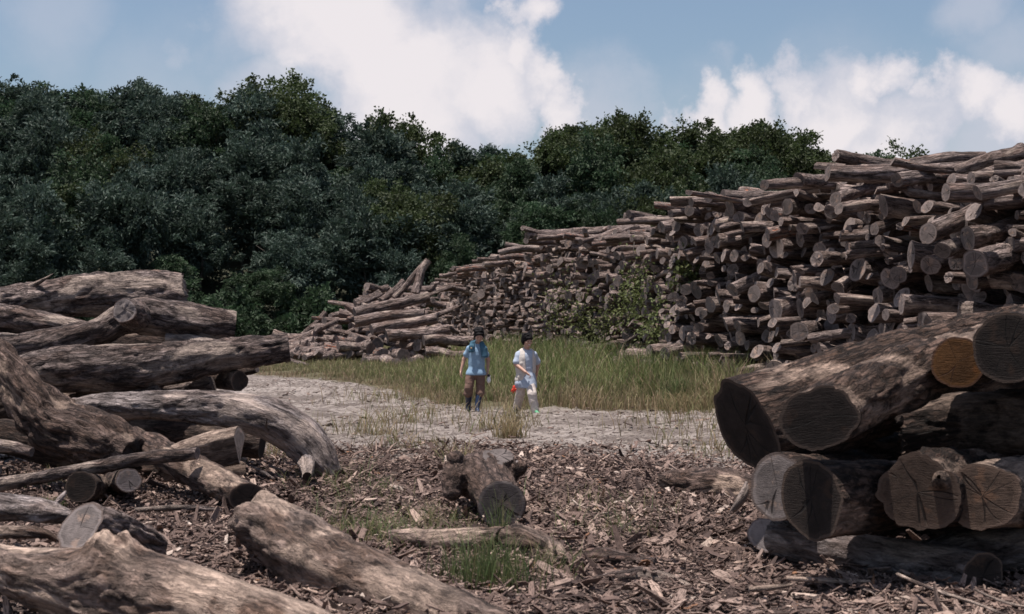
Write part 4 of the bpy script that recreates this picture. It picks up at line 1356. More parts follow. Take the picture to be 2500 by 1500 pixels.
def build_stacks():
    rng = np.random.default_rng(77)
    bake = Bake()
    cand = []
    # face packing: large circles first
    cells = {}
    placed = []

    def fits(u, z, r):
        iu, iz = int(u // .7), int(z // .7)
        for a in (-1, 0, 1):
            for b in (-1, 0, 1):
                for (u2, z2, r2) in cells.get((iu + a, iz + b), ()):
                    if (u - u2) ** 2 + (z - z2) ** 2 < (1.0 * (r + r2)) ** 2:
                        return False
        return True
    for r_lo, r_hi, tries in ((.22, .28, 260), (.155, .21, 4200), (.105, .155, 14000), (.065, .105, 14000)):
        for _ in range(tries):
            y = 20.2 + 88 * rng.random() ** 1.15
            u = y * math.sqrt(1 + K_LINE ** 2)
            r = rng.uniform(r_lo, r_hi)
            zt = stack_top(y)
            z = rng.uniform(r * .8, zt - r)
            if fits(u, z, r):
                cells.setdefault((int(u // .7), int(z // .7)), []).append((u, z, r))
                placed.append((y, z, r))
    for y, z, r in placed:
        yaw = rng.normal() * (.24 if y < 41.5 else .42) + (rng.choice([-.6, .6]) if rng.random() < .10 else 0)
        pit = rng.normal() * .11
        ax = np.array([AX[0] * math.cos(yaw) - AX[1] * math.sin(yaw), AX[0] * math.sin(yaw) + AX[1] * math.cos(yaw), pit])
        back = rng.uniform(-.85, .45) + .13 * z + (.9 if y > 41.5 else 0) - (.25 if rng.random() < .12 else 0)
        p = face_pt(y, z, back)
        Lg = rng.uniform(1.7, 2.9)
        cand.append((p, ax, r, Lg, int(rng.integers(14)), rng.uniform(0, 6.28), int(z > stack_top(y) - 1.6 and rng.random() < .10), 'end'))
    # loose logs thrown on the top
    for _ in range(260):
        y = 21 + 84 * rng.random() ** 1.3
        zt = stack_top(y)
        r = rng.uniform(.08, .18)
        yaw = rng.normal() * .5 + (math.pi if rng.random() < .5 else 0)
        ax = np.array([AX[0] * math.cos(yaw) - AX[1] * math.sin(yaw), AX[0] * math.sin(yaw) + AX[1] * math.cos(yaw), rng.normal() * .10])
        Lg = rng.uniform(1.6, 3.4)
        p = face_pt(y, zt + rng.uniform(-.30, .02), rng.uniform(.2, 2.2) + (.7 if y > 41.5 else 0)) - ax * Lg * .4 * (yaw > 2)
        cand.append((p, ax, r, Lg, int(rng.integers(14)), rng.uniform(0, 6.28), int(rng.random() < .12), 'cross'))
    # the base of the tall stack spills out to the left
    for _ in range(26):
        y = rng.uniform(39.5, 46)
        r = rng.uniform(.13, .24)
        p = face_pt(y, r + rng.uniform(0, 1.25) * (1 - (y - 39.5) / 11), rng.uniform(-1.0, -.1))
        yaw = rng.normal() * .45
        ax = np.array([AX[0] * math.cos(yaw) - AX[1] * math.sin(yaw), AX[0] * math.sin(yaw) + AX[1] * math.cos(yaw), rng.normal() * .05])
        cand.append((p, ax, r, rng.uniform(1.3, 2.2), int(rng.integers(14)), rng.uniform(0, 6.28), 0, 'end'))

    def score(c):
        px, py = proj(c[0])
        low = np.interp(px, [1700, 1735, 2450, 2600], [2000, 930, 760, 745])
        hid = py > low + 45 or px > 2540
        return -1 if hid else c[2] / c[0][1] * (1.7 if c[7] == 'cross' else 1)
    cand.sort(key=score, reverse=True)
    NOBJ = 215
    for i, (p, ax, r, Lg, var, roll, rust, kind) in enumerate(cand):
        px, py = proj(p)
        if i < NOBJ:
            add_log(p, ax, r, Lg, var, describe(px, py, r, kind, rust, var), 'logs of the tall stack', roll, rust, both=(kind == 'cross'))
        else:
            bake.add(p, ax, r, Lg, var, roll, rust * .8, rng.uniform(-.22, .22))
    # second layer inside
    for _ in range(430):
        y = 21 + 86 * rng.random() ** 1.2
        zt = stack_top(y)
        r = rng.uniform(.2, .32)
        bake.add(face_pt(y, rng.uniform(.1, zt - .55), rng.uniform(1.6, 2.4) + (.9 if y > 41.5 else 0)), AX + rng.normal(size=3) * .08, r, 2.6, int(rng.integers(14)), 0, 0, -.2)
    # hand-placed logs on the tall stack: (px, py, Y) -> (px, py, Y), radius px
    H = [('broken tipped log topmost on the tall stack', (2040, 380, 28.6), (2205, 408, 29.2), 16, 7), ('long pale log slanting up to the highest end of the tall stack', (2064, 430, 27.8), (2398, 381, 29.0), 21, 0),
         ('short sawn log resting at the left tip of the long pale log', (2024, 415, 28.6), (2075, 416, 29.5), 14, 3), ('short pale log with its bark peeled at the upper left shoulder of the tall stack', (1950, 440, 30.2), (2062, 444, 30.8), 18, 5),
         ('long log lying along the upper left step of the tall stack', (1765, 477, 36.5), (1932, 480, 37.5), 14, 1), ('stub of log at the left corner of the upper left step', (1724, 482, 37.4), (1775, 484, 38.6), 14, 6),
         ('crooked thick log under the long log on the upper left step', (1782, 506, 35.9), (1918, 496, 36.6), 21, 8), ('bent log end right of the crooked thick log', (1922, 505, 31.6), (2006, 506, 32.2), 20, 10),
         ('barky log slanting up below the long pale log', (2040, 487, 27.4), (2165, 452, 28.4), 17, 11), ('straight log under the barky slanting log', (2048, 510, 27.2), (2210, 492, 28.2), 15, 13),
         ('thin dark stick log poking left out of the top right of the tall stack', (2196, 428, 26.3), (2266, 447, 27.2), 11, 2), ('thin pole lying nearly level on the upper right of the tall stack', (2218, 470, 25.4), (2424, 489, 26.0), 10, 5),
         ('long forked log slanting steeply up to the right edge', (2266, 570, 23.6), (2520, 455, 24.8), 25, 0), ('thick smooth log with a broad round end at the right edge', (2362, 582, 22.8), (2540, 552, 23.8), 31, 3),
         ('pale log lying behind the thin dark stick on the top right', (2245, 440, 26.8), (2348, 414, 27.4), 13, 8), ('flat log with rust streaks on the top right of the tall stack', (2345, 416, 26.2), (2446, 424, 26.8), 14, 10),
         ('split thick log below the broad round end at the right edge', (2380, 645, 22.2), (2540, 610, 23.2), 36, 1), ('pale log below the long forked log', (2300, 612, 22.9), (2420, 588, 23.9), 22, 6),
         ('dark log tip on the skyline at the right edge', (2466, 408, 24.0), (2540, 405, 24.6), 8, 13), ('log lying level under the thin pole on the right', (2240, 505, 25.6), (2400, 512, 26.4), 16, 11),
         ('stout log end above the split thick log at the right edge', (2440, 520, 23.8), (2560, 500, 24.6), 20, 13),
         ('rust streaked blunt log high in the middle left of the tall stack', (1872, 586, 33.2), (1950, 582, 34.2), 18, 3)]
    for lab, a, b, rp, var in H:
        pa, pb = P(*a), P(*b)
        add_log(pa, pb - pa, rp * a[2] / F_PX, np.linalg.norm(pb - pa), var, lab, 'logs of the tall stack', rnd.uniform(0, 6), int('rust' in lab), both=True)
    # the loose heap at the lower end of the long stack
    G = 'logs of the loose heap'
    F_ = [('topmost long log of the loose heap', (866, 766, 64), (1047, 727, 64), 15, 0), ('second long pale log down the loose heap', (866, 786, 63), (1036, 762, 63), 14, 1), ('third long log down the loose heap', (907, 806, 62.4), (1068, 778, 62.4), 14, 5),
          ('fourth long log of the loose heap with a sawn left end', (944, 820, 61.6), (1098, 807, 61.6), 16, 3), ('long log behind the left man at the right end of the loose heap', (1034, 832, 61), (1158, 832, 61), 14, 6),
          ('bottom right log of the loose heap sunk in the grass', (1039, 857, 60), (1136, 866, 60), 11, 8), ('tall log standing upright out of the loose heap', (1014, 716, 65.5), (1044, 636, 66), 11, 13), ('slimmer log leaning beside the upright one', (962, 728, 66), (1030, 652, 66.5), 8, 10),
          ('long log sloping to the ground at the left of the loose heap', (716, 866, 63), (868, 812, 65), 11, 11), ('log low at the far left of the loose heap', (700, 846, 66), (806, 832, 66), 10, 1), ('stick log rearing up at the left of the loose heap', (730, 828, 67), (796, 764, 67.5), 8, 2),
          ('stick log crossing the rearing one', (783, 788, 66.5), (834, 816, 66), 8, 5), ('leaning log beside the upright one on the left', (930, 736, 66), (985, 690, 67), 9, 7), ('short log on the left shoulder of the loose heap', (895, 700, 68), (945, 704, 69), 10, 6),
          ('pale log under the left shoulder of the loose heap', (868, 740, 67), (930, 715, 68), 11, 9), ('tapering log low in front of the loose heap', (825, 846, 62), (905, 838, 62.5), 12, 13), ('thin log at the far left foot of the loose heap', (700, 880, 58.6), (800, 905, 58), 7, 2)]
    for lab, a, b, rp, var in F_:
        pa, pb = P(*a), P(*b)
        add_log(pa, pb - pa, rp * a[2] / F_PX, np.linalg.norm(pb - pa), var, lab, G, rnd.uniform(0, 6), 0, both=True)
    ends = [(850, 868, 62, 17), (905, 852, 62, 15), (936, 866, 61.5, 16), (985, 868, 61, 18), (1016, 842, 61.5, 17), (968, 890, 59.5, 16), (890, 886, 60.5, 15), (880, 835, 63, 13), (924, 838, 62.6, 14), (985, 838, 62, 13), (1000, 888, 59.8, 14), (858, 800, 65, 12), (838, 820, 65, 10), (822, 868, 62.5, 13)]
    names = ['first', 'second', 'third', 'fourth', 'fifth', 'sixth', 'seventh', 'eighth', 'ninth', 'tenth', 'eleventh', 'twelfth', 'thirteenth', 'fourteenth']
    for k, (px, py, Y, rp) in enumerate(sorted(ends)):
        a = P(px, py, Y)
        d = norm((rnd.uniform(.2, .9) * rnd.choice([-1, 1]), 1, rnd.uniform(-.05, .1)))
        add_log(a, d, rp * Y / F_PX, rnd.uniform(1.2, 2.2), rnd.randrange(14), f'stubby log end at the foot of the loose heap, {names[k]} from its left', G, rnd.uniform(0, 6), int(k == 8))
    # small logs between
    for _ in range(150):
        t = rng.random()
        px = 705 + 350 * t
        top = np.interp(px, [700, 790, 880, 960, 1055], [838, 790, 705, 700, 690])
        py = rng.uniform(top + 8, 872)
        Y = 70 - (py - 690) * .045
        p = P(px, py, Y)
        ax = norm((rng.choice([-1, 1]) * rng.uniform(.5, 1), rng.uniform(.1, 1), rng.normal() * .18))
        bake.add(p - ax * .5, ax, rng.uniform(.09, .2), rng.uniform(1.2, 2.6), int(rng.integers(14)), rng.uniform(0, 6), float(rng.random() < .1), rng.uniform(-.2, .2))
    bake.done('far_log_stack', 'hundreds of smaller grey logs filling the long stack towards the wood', 'log stack')


build_stacks()


# ------------------------------------------------------------------ vines on the stack
def build_vines():
    spots = [('hanging green vine on the stack left of the vine covered part', 1345, 640, 815, 38), ('dense green vine over the middle of the long stack', 1395, 690, 820, 46), ('leafy vine climbing to the top of the stack', 1500, 590, 800, 34),
             ('green vine low on the stack right of the climbing one', 1455, 720, 830, 40), ('yellow green vine hanging at the left edge of the tall stack', 1640, 620, 800, 30), ('trailing vine over the lower logs before the tall stack', 1570, 690, 830, 40),
             ('bright vine sprig at the notch beside the tall stack', 1665, 600, 700, 20), ('sparse vine creeping below the upper logs', 1530, 640, 760, 36)]
    rng = np.random.default_rng(8)
    for lab, px, y0, y1, w in spots:
        k = (px - 1250) / F_PX
        yy = X0_LINE / (k + K_LINE)
        Yp = yy - .4
        base = P(px, y1, Yp)
        n = 620
        C = []
        # a few hanging stems with leaves round them
        parts = []
        for st in range(7):
            x = px + rng.normal() * w * .5
            ytop = y0 + abs(rng.normal()) * (y1 - y0) * .35
            m = 10
            pts = []
            for i in range(m):
                f = i / (m - 1)
                q = P(x + rng.normal() * w * .12, ytop + (y1 - ytop) * f, Yp + rng.normal() * .12)
                q = q + AX * (.10 * q[2] + (.75 if yy > 41.5 else -.1) - .2)
                pts.append(q - base)
            pts = np.array(pts)
            parts.append(tube(pts, np.full(m, .015), 5))
            for i in range(n // 7):
                f = rng.random() ** .8 * (m - 1)
                j = int(min(f, m - 2))
                q = pts[j] * (1 - (f - j)) + pts[j + 1] * (f - j)
                C.append(q + rng.normal(size=3) * np.array([.30, .30, .2]) * (w / 36))
        C = np.array(C)
        D = rng.normal(size=C.shape) + np.array([-.6, -.6, .1])
        V, Q = leaf_cards(C, D, rng.uniform(.08, .17, len(C)), rng.uniform(.06, .12, len(C)), rng, .2)
        root = empty('climbing_vine', base)
        mk('foliage', V, Q, mat=M['leaf_vine'], attrs={'tone': np.repeat(rng.random(len(C)), 4)}, parent=root, smooth=False)
        V, Q, T = join(parts)
        mk('stem', V, Q, T, mat=M['trunk'], parent=root)
        tag(root, lab, 'vine', 'vines on the log stack')


build_vines()


# ------------------------------------------------------------------ grass
def blades(B, Hh, W, lean, rng):
    """tapering bent grass blades at base points B"""
    n = len(B)
    a = rng.uniform(0, 2 * np.pi, n)
    S = np.stack([np.cos(a), np.sin(a), a * 0], 1)
    la = rng.uniform(0, 2 * np.pi, n)
    Ld = np.stack([np.cos(la), np.sin(la), la * 0], 1) * (lean * Hh)[:, None]
    up = np.array([0, 0, 1.0])
    W = W[:, None]
    Hc = Hh[:, None]
    p0, p1, p2, p3 = B, B + up * Hc * .4 + Ld * .18, B + up * Hc * .75 + Ld * .5, B + up * Hc * .98 + Ld
    V = np.stack([p0 - S * W * .5, p0 + S * W * .5, p1 - S * W * .45, p1 + S * W * .45, p2 - S * W * .3, p2 + S * W * .3, p3], 1).reshape(-1, 3)
    I = np.arange(n)[:, None] * 7
    Q = np.concatenate([I + np.array([0, 1, 3, 2]), I + np.array([2, 3, 5, 4])])
    T = I + np.array([4, 5, 6])
    return V, Q, T


def build_grass():
    rng = np.random.default_rng(4)
    N = 330000
    Y = 29 * (108 / 29) ** (rng.random(N) ** 1.25)
    px = rng.uniform(430, 1960, N)
    X = (px - 1250) / F_PX * Y
    e = grass_edge(X)
    wob = fbm(np.stack([X, Y, X * 0], -1) * .55, 3, 31) * 1.3
    dd = Y + wob - e
    face = X0_LINE - K_LINE * Y - .3 + (.9 if False else 0)
    dens = gn(np.stack([X * .8, Y * .5, X * 0], -1), 41)
    keep = (dd > -.3) & (X < face + .2) & (rng.random(N) < np.clip(.25 + dd * .6, 0, 1)) & (rng.random(N) < .55 + 1.25 * dens)
    X, Y, dd = X[keep], Y[keep], dd[keep]
    Z = ground_h(X, Y)
    pn = np.stack([X, Y, X * 0], -1)
    big = gn(pn * .30, 42)
    med = gn(pn * 1.1, 43)
    # taller weeds by the stack, short dry grass at the path
    prox = np.clip(1 - (X0_LINE - K_LINE * Y - X) / 3.0, 0, 1)
    Hh = (.28 + .38 * np.clip(dd / 4, 0, 1) + .22 * big + .18 * med + (.85 * prox + .25 * np.clip((Y - 38) / 12, 0, 1) * (X > -1)) * (Y < 72) * (.6 + .6 * med)) * rng.uniform(.55, 1.3, len(X))
    clump = gn(pn * 2.6, 46)
    Hh = Hh * (1 + .6 * clump) * np.interp(X, [-8, -4, -1.5, 1], [.35, .5, .85, 1.1])
    Hh = np.where(rng.random(len(X)) < .05, Hh * 1.6, Hh)
    Hh = np.clip(Hh * .80, .07, 1.4)
    W = rng.uniform(.009, .024, len(X)) * (.6 + Y / 70)
    V, Q, T = blades(np.stack([X, Y, Z - .03], 1), Hh, W, rng.uniform(.1, .6, len(X)), rng)
    dry = np.clip(.75 - dd / 5.5 + .45 * gn(pn * .9, 44) + .25 * rng.normal(size=len(X)), 0, 1) * .85
    dry = np.where(rng.random(len(X)) < .14, .9, dry)
    dry = np.clip(dry + np.interp(X, [-8, -3, -1], [.3, .12, 0]), 0, .95)
    tone = np.clip(.42 - .35 * prox + .45 * big + .5 * clump + .22 * rng.normal(size=len(X)), 0, 1)
    o = mk('meadow_grass', V, Q, T, mat=M['grass'], attrs={'tone': np.repeat(tone, 7), 'dry': np.repeat(dry, 7)}, smooth=False)
    tag(o, 'tall green and brown meadow grass between the path and the log stacks', 'grass', kind='stuff')
    # sparse weeds on the litter and the dirt
    N = 5200
    cen = [(900, 1290, .8, 380), (870, 1210, .5, 160), (1120, 1130, .3, 120), (1235, 1050, .6, 260), (960, 1340, .5, 300), (1330, 1400, .3, 160), (820, 1180, .5, 160), (1500, 1310, .4, 120), (1480, 1250, .8, 160), (1080, 1290, .4, 160),
           (120, 1195, .25, 200), (900, 1060, .8, 240), (640, 1120, .5, 160), (1760, 1110, .8, 220), (1700, 1060, 1.2, 260), (1010, 1030, 1.0, 260), (950, 990, 1.2, 300), (1660, 1010, .5, 600), (1000, 1100, .6, 150)]
    Bs, Hs = [], []
    for px, py, sp, n in cen:
        Yc = CAM_H * F_PX / (py - HZ)
        Xc = (px - 1250) / F_PX * Yc
        b = np.stack([Xc + rng.normal(size=n) * sp * .6, Yc + rng.normal(size=n) * sp * .8, np.zeros(n)], 1)
        b[:, 2] = ground_h(b[:, 0], b[:, 1]) - .02
        Bs.append(b)
        Hs.append(rng.uniform(.08, .34, n) * (1.5 if py < 1070 else 1))
    B = np.concatenate(Bs)
    Hh = np.concatenate(Hs)
    V, Q, T = blades(B, Hh, rng.uniform(.004, .009, len(B)) * (1 + (B[:, 1] > 20)), rng.uniform(.2, 1.0, len(B)), rng)
    dry = np.clip(rng.normal(.3, .3, len(B)) + .4 * (B[:, 1] > 20), 0, 1)
    tag(mk('sparse_weeds', V, Q, T, mat=M['grass_green'], attrs={'tone': np.repeat(rng.random(len(B)), 7), 'dry': np.repeat(dry, 7)}, smooth=False),
        'sparse thin weeds scattered over the litter and the pale dirt', 'weeds', kind='stuff')
    tufts = [('big bright green grass tuft at the bottom centre of the litter', 1185, 1455, 11.3, .30, .50, 420), ('spindly tall grass stalks right before the forked stump', 1222, 1330, 13.2, .10, .55, 70), ('dry brown grass tuft on the path edge behind the forked stump', 1245, 1062, 24.5, .25, .40, 200),
             ('grey green feathery grass clump by the shaded cut face at the right', 1655, 1012, 32, .30, .75, 420), ('small green weed tuft beneath the slim log at the left', 118, 1196, 15.6, .12, .2, 120), ('low green weed tuft left of centre on the litter', 905, 1300, 13.8, .30, .28, 150)]
    for lab, px, py, Y, sp, h, n in tufts:
        b0 = P(px, py, Y)
        b0[2] = float(ground_h(b0[0], b0[1]))
        b = np.stack([rng.normal(size=n) * sp * .55, rng.normal(size=n) * sp * .55, np.full(n, -.03)], 1)
        V, Q, T = blades(b, h * rng.uniform(.45, 1.15, n), rng.uniform(.005, .010, n) * (1 if Y < 20 else 2), rng.uniform(.2, .95, n) * (1 if h < .5 else .5), rng)
        dr = np.clip(rng.normal(.8 if 'dry' in lab else .12, .2, n), 0, 1)
        tag(mk('grass_tuft', V, Q, T, mat=M['grass_green'], attrs={'tone': np.repeat(rng.random(n), 7), 'dry': np.repeat(dr, 7)}, loc=b0, smooth=False), lab, 'grass tuft', 'grass tufts on the litter')


build_grass()


# ------------------------------------------------------------------ bark litter
def chip_geo(c, yaw, tilt, roll, L, W, Th, curl, rng):
    """bent slabs of bark: three cross-sections of four points"""
    n = len(c)
    u = np.array([-.5, -.1, .25, .5])
    V = np.zeros((n, 16, 3))
    Rr = np.zeros((n, 16, 3))
    wj = rng.uniform(.45, 1.1, (n, 4))
    wj[:, 0] *= rng.uniform(.2, .9, n)
    wj[:, 3] *= rng.uniform(.1, .9, n)
    sj = rng.normal(size=(n, 4)) * .18
    for k in range(4):
        x = u[k] * L
        for j, (sy, sz) in enumerate(((-1, 0), (1, 0), (1, 1), (-1, 1))):
            y = sy * W * .5 * wj[:, k] + sj[:, k] * W
            z = sz * Th + curl * L * (u[k] ** 2) * 1.5 - .12 * np.abs(sy) * 0
            V[:, k * 4 + j] = np.stack([x, y, z], 1)
    Rr = V.copy()
    cy, sy_ = np.cos(yaw), np.sin(yaw)
    ct, st = np.cos(tilt), np.sin(tilt)
    cr, sr = np.cos(roll), np.sin(roll)
    x, y, z = V[..., 0], V[..., 1], V[..., 2]
    y, z = y * cr[:, None] - z * sr[:, None], y * sr[:, None] + z * cr[:, None]
    x, z = x * ct[:, None] - z * st[:, None], x * st[:, None] + z * ct[:, None]
    x, y = x * cy[:, None] - y * sy_[:, None], x * sy_[:, None] + y * cy[:, None]
    V = np.stack([x, y, z], -1) + c[:, None]
    fq = []
    for k in range(3):
        for j in range(4):
            a, b = k * 4 + j, k * 4 + (j + 1) % 4
            fq.append((a, a + 4, b + 4, b))
    fq.append((0, 1, 2, 3))
    fq.append((15, 14, 13, 12))
    Q = (np.arange(n)[:, None, None] * 16 + np.array(fq)[None]).reshape(-1, 4)
    return V.reshape(-1, 3), Q, Rr.reshape(-1, 3)


def build_litter():
    rng = np.random.default_rng(21)
    N = 46000
    Y = 8.6 + 15.5 * rng.random(N) ** .8
    X = rng.uniform(-.40, .40, N) * Y
    wob = fbm(np.stack([X, Y, X * 0], -1) * .55, 3, 31) * 2.2
    keep = rng.random(N) < 1 - sstep(Y + wob, chip_edge(X) - 1.4, chip_edge(X) + 3.0) * .985
    X, Y = X[keep], Y[keep]
    n = len(X)
    L = np.clip(np.exp(rng.normal(-2.35, .66, n)), .025, .55)
    W = np.clip(L * rng.uniform(.10, .38, n), .010, .085)
    heap = np.clip(fbm(np.stack([X, Y, X * 0], -1) * 1.3, 2, 61), 0, 1)
    Z = ground_h(X, Y) + rng.uniform(-.01, .05, n) + .16 * heap * rng.random(n)
    V, Q, Rr = chip_geo(np.stack([X, Y, Z], 1), rng.uniform(0, 6.28, n), rng.normal(size=n) * .38, rng.normal(size=n) * .6, L, W, rng.uniform(.004, .014, n), rng.normal(size=n) * .28, rng)
    pat = gn(np.stack([X, Y, X * 0], -1) * .6, 51)
    tone = np.clip(rng.beta(1.7, 2.0, n) * .95 + .30 * pat, 0, .96)
    tone = np.where(rng.random(n) < .012, 1.0, tone)
    # fine crumbs, long twigs, and debris strayed onto the track
    packs = [(V, Q, Rr, tone)]
    for cnt, lo, hi, lw, ww, tk in ((26000, 8.6, 25, (-3.55, .4), (.3, .8), (.0, .6)), (1500, 8.8, 25, (-1.25, .35), (.02, .05), (.25, .9)), (2600, 20, 44, (-2.7, .6), (.1, .5), (.0, .65))):
        y2 = lo + (hi - lo) * rng.random(cnt) ** .8
        x2 = rng.uniform(-.40, .40, cnt) * y2
        if lo > 15:
            k2 = (y2 < grass_edge(x2) + 1) & (x2 / y2 > -.25)
        else:
            k2 = rng.random(cnt) < 1 - sstep(y2, chip_edge(x2) - 1, chip_edge(x2) + 2.5) * .97
        x2, y2 = x2[k2], y2[k2]
        m = len(x2)
        L2 = np.clip(np.exp(rng.normal(lw[0], lw[1], m)), .012, .8)
        W2 = np.clip(L2 * rng.uniform(ww[0], ww[1], m), .006, .06)
        z2 = ground_h(x2, y2) + rng.uniform(0, .035 if lo > 15 else .10, m) * (L2 < .2) + .03
        v2, q2, r2 = chip_geo(np.stack([x2, y2, z2], 1), rng.uniform(0, 6.28, m), rng.normal(size=m) * .14, rng.normal(size=m) * .5, L2, W2, np.minimum(W2 * .6, .012), rng.normal(size=m) * .12, rng)
        packs.append((v2, q2, r2, rng.uniform(tk[0], tk[1], m)))
    # debris banked against the logs
    for line, cnt in (([(600, 1325), (700, 1400), (830, 1470), (960, 1530)], 1500), ([(640, 1262), (800, 1330), (960, 1410), (1130, 1490)], 1100), ([(1860, 1345), (2050, 1410), (2250, 1450), (2420, 1475)], 1500),
                      ([(950, 1332), (1080, 1352), (1240, 1350), (1390, 1400)], 900), ([(700, 1170), (790, 1180), (840, 1165)], 500), ([(1100, 1225), (1180, 1280), (1260, 1285)], 500), ([(1610, 1215), (1740, 1235), (1850, 1245)], 600), ([(430, 1250), (560, 1262), (650, 1256)], 700)):
        g_ = np.array([(CAM_H * F_PX / (b_ - HZ) * (a_ - 1250) / F_PX, CAM_H * F_PX / (b_ - HZ)) for a_, b_ in line])
        u_ = rng.random(cnt) * (len(g_) - 1)
        i_ = u_.astype(int)
        q_ = g_[i_] * (1 - (u_ - i_))[:, None] + g_[i_ + 1] * (u_ - i_)[:, None]
        dq_ = rng.normal(size=(cnt, 2)) * np.array([.14, .16])
        q_ = q_ + dq_
        z_ = ground_h(q_[:, 0], q_[:, 1]) + .02 + .13 * np.exp(-(dq_ ** 2).sum(1) / .02) * rng.random(cnt)
        L2 = np.clip(np.exp(rng.normal(-2.5, .6, cnt)), .02, .4)
        W2 = np.clip(L2 * rng.uniform(.12, .45, cnt), .008, .07)
        v2, q2, r2 = chip_geo(np.stack([q_[:, 0], q_[:, 1], z_], 1), rng.uniform(0, 6.28, cnt), rng.normal(size=cnt) * .35, rng.normal(size=cnt) * .6, L2, W2, rng.uniform(.004, .012, cnt), rng.normal(size=cnt) * .25, rng)
        packs.append((v2, q2, r2, np.clip(rng.beta(1.6, 2.2, cnt), 0, .95)))
    base_n = 0
    Qs = []
    for p_ in packs:
        Qs.append(p_[1] + base_n)
        base_n += len(p_[0])
    V, Q, Rr = np.concatenate([p_[0] for p_ in packs]), np.concatenate(Qs), np.concatenate([p_[2] for p_ in packs])
    tone = np.concatenate([p_[3] for p_ in packs])
    off = rng.uniform(0, 40, (len(tone), 3))
    o = mk('bark_litter', V, Q, mat=M['chips'], attrs={'tone': np.repeat(tone, 16), 'rest': Rr + np.repeat(off, 16, 0)}, smooth=False)
    tag(o, 'deep litter of brown bark flakes and wood splinters over the near ground', 'bark litter', kind='stuff')
    # clods on the dirt
    N = 5200
    Y = rng.uniform(21, 46, N)
    X = rng.uniform(-.30, .24, N) * Y
    ok = (Y < grass_edge(X) + .5) & (Y > chip_edge(X) - 1)
    X, Y = X[ok], Y[ok]
    n = len(X)
    base = np.array([(1, 0, 0), (-1, 0, 0), (0, 1, 0), (0, -1, 0), (0, 0, 1), (0, 0, -1.)])
    r = np.clip(np.exp(rng.normal(-3.75, .5, n)), .010, .07)
    V = base[None] * r[:, None, None] * rng.uniform(.6, 1.3, (n, 6, 1)) * np.array([1.2, 1, .7])
    a = rng.uniform(0, 6.28, n)
    x, y = V[..., 0] * np.cos(a)[:, None] - V[..., 1] * np.sin(a)[:, None], V[..., 0] * np.sin(a)[:, None] + V[..., 1] * np.cos(a)[:, None]
    V = np.stack([x, y, V[..., 2]], -1) + np.stack([X, Y, ground_h(X, Y) + r * .1], 1)[:, None]
    f = np.array([(0, 2, 4), (2, 1, 4), (1, 3, 4), (3, 0, 4), (2, 0, 5), (1, 2, 5), (3, 1, 5), (0, 3, 5)])
    T = (np.arange(n)[:, None, None] * 6 + f[None]).reshape(-1, 3)
    tag(mk('dirt_clods', V.reshape(-1, 3), None, T, mat=flat_mat('clod', (.20, .17, .15), .95, .35, 8), smooth=False), 'small pale clods of dry earth strewn over the path', 'dirt clods', kind='stuff')
    # large slabs of bark as things
    spots = [(1345, 1165, 'left of the dark sunken log'), (1420, 1225, 'between the forked stump and the right trunks'), (1500, 1200, 'upright on the litter behind the long flat strips'), (1560, 1290, 'pale, left of the grey ended trunk'), (1690, 1290, 'just left of the bottom trunk'),
             (1600, 1330, 'left of the bottom trunk, above the thin grey log'), (1745, 1380, 'before the left end of the bottom trunk'), (1640, 1470, 'at the bottom edge right of the sunken log'), (1790, 1490, 'at the bottom edge below the tan splinter'), (2050, 1480, 'at the bottom edge below the bottom trunk'), (1950, 1460, 'below the pale stick'),
             (2250, 1488, 'in the lower right corner by the long thin stick'), (1450, 1480, 'at the bottom edge right of the green tuft'), (1340, 1440, 'right of the big green tuft'), (1130, 1180, 'left of the forked stump'), (1010, 1230, 'left of the forked stump, nearer the viewer'),
             (930, 1180, 'between the forked stump and the arching trunk'), (1090, 1255, 'leaning left of the forked stump'), (1010, 1395, 'left of the big green tuft'), (1085, 1365, 'behind the big green tuft'), (760, 1230, 'behind the broken topped trunk'), (830, 1260, 'just right of the broken topped trunk'),
             (480, 1230, 'on the litter before the slim log'), (420, 1262, 'on the litter behind the burl'), (1400, 1150, 'pale, far back right of the forked stump'), (1330, 1250, 'just right of the forked stump'), (1480, 1330, 'above the rotten orange butt')]
    for k, (px, py, where) in enumerate(spots):
        Yc = CAM_H * F_PX / (py - HZ)
        Xc = (px - 1250) / F_PX * Yc
        z = float(ground_h(Xc, Yc)) + .03
        one = np.ones(1)
        Lk = rng.uniform(.28, .55)
        V, Q, Rr = chip_geo(np.zeros((1, 3)), one * rng.uniform(0, 6.28), one * rng.normal() * .15, one * rng.normal() * .3, one * Lk, one * Lk * rng.uniform(.16, .32), one * .022, one * rng.normal() * .2, rng)
        t = .90 if 'pale' in where else rng.uniform(.3, .75)
        tag(mk('bark_slab', V, Q, mat=M['chips'], attrs={'tone': np.full(16, t), 'rest': Rr + rng.uniform(0, 30, 3)}, loc=(Xc, Yc, z), smooth=False), 'large loose slab of bark ' + where, 'bark slab', 'large bark slabs on the litter')


build_litter()


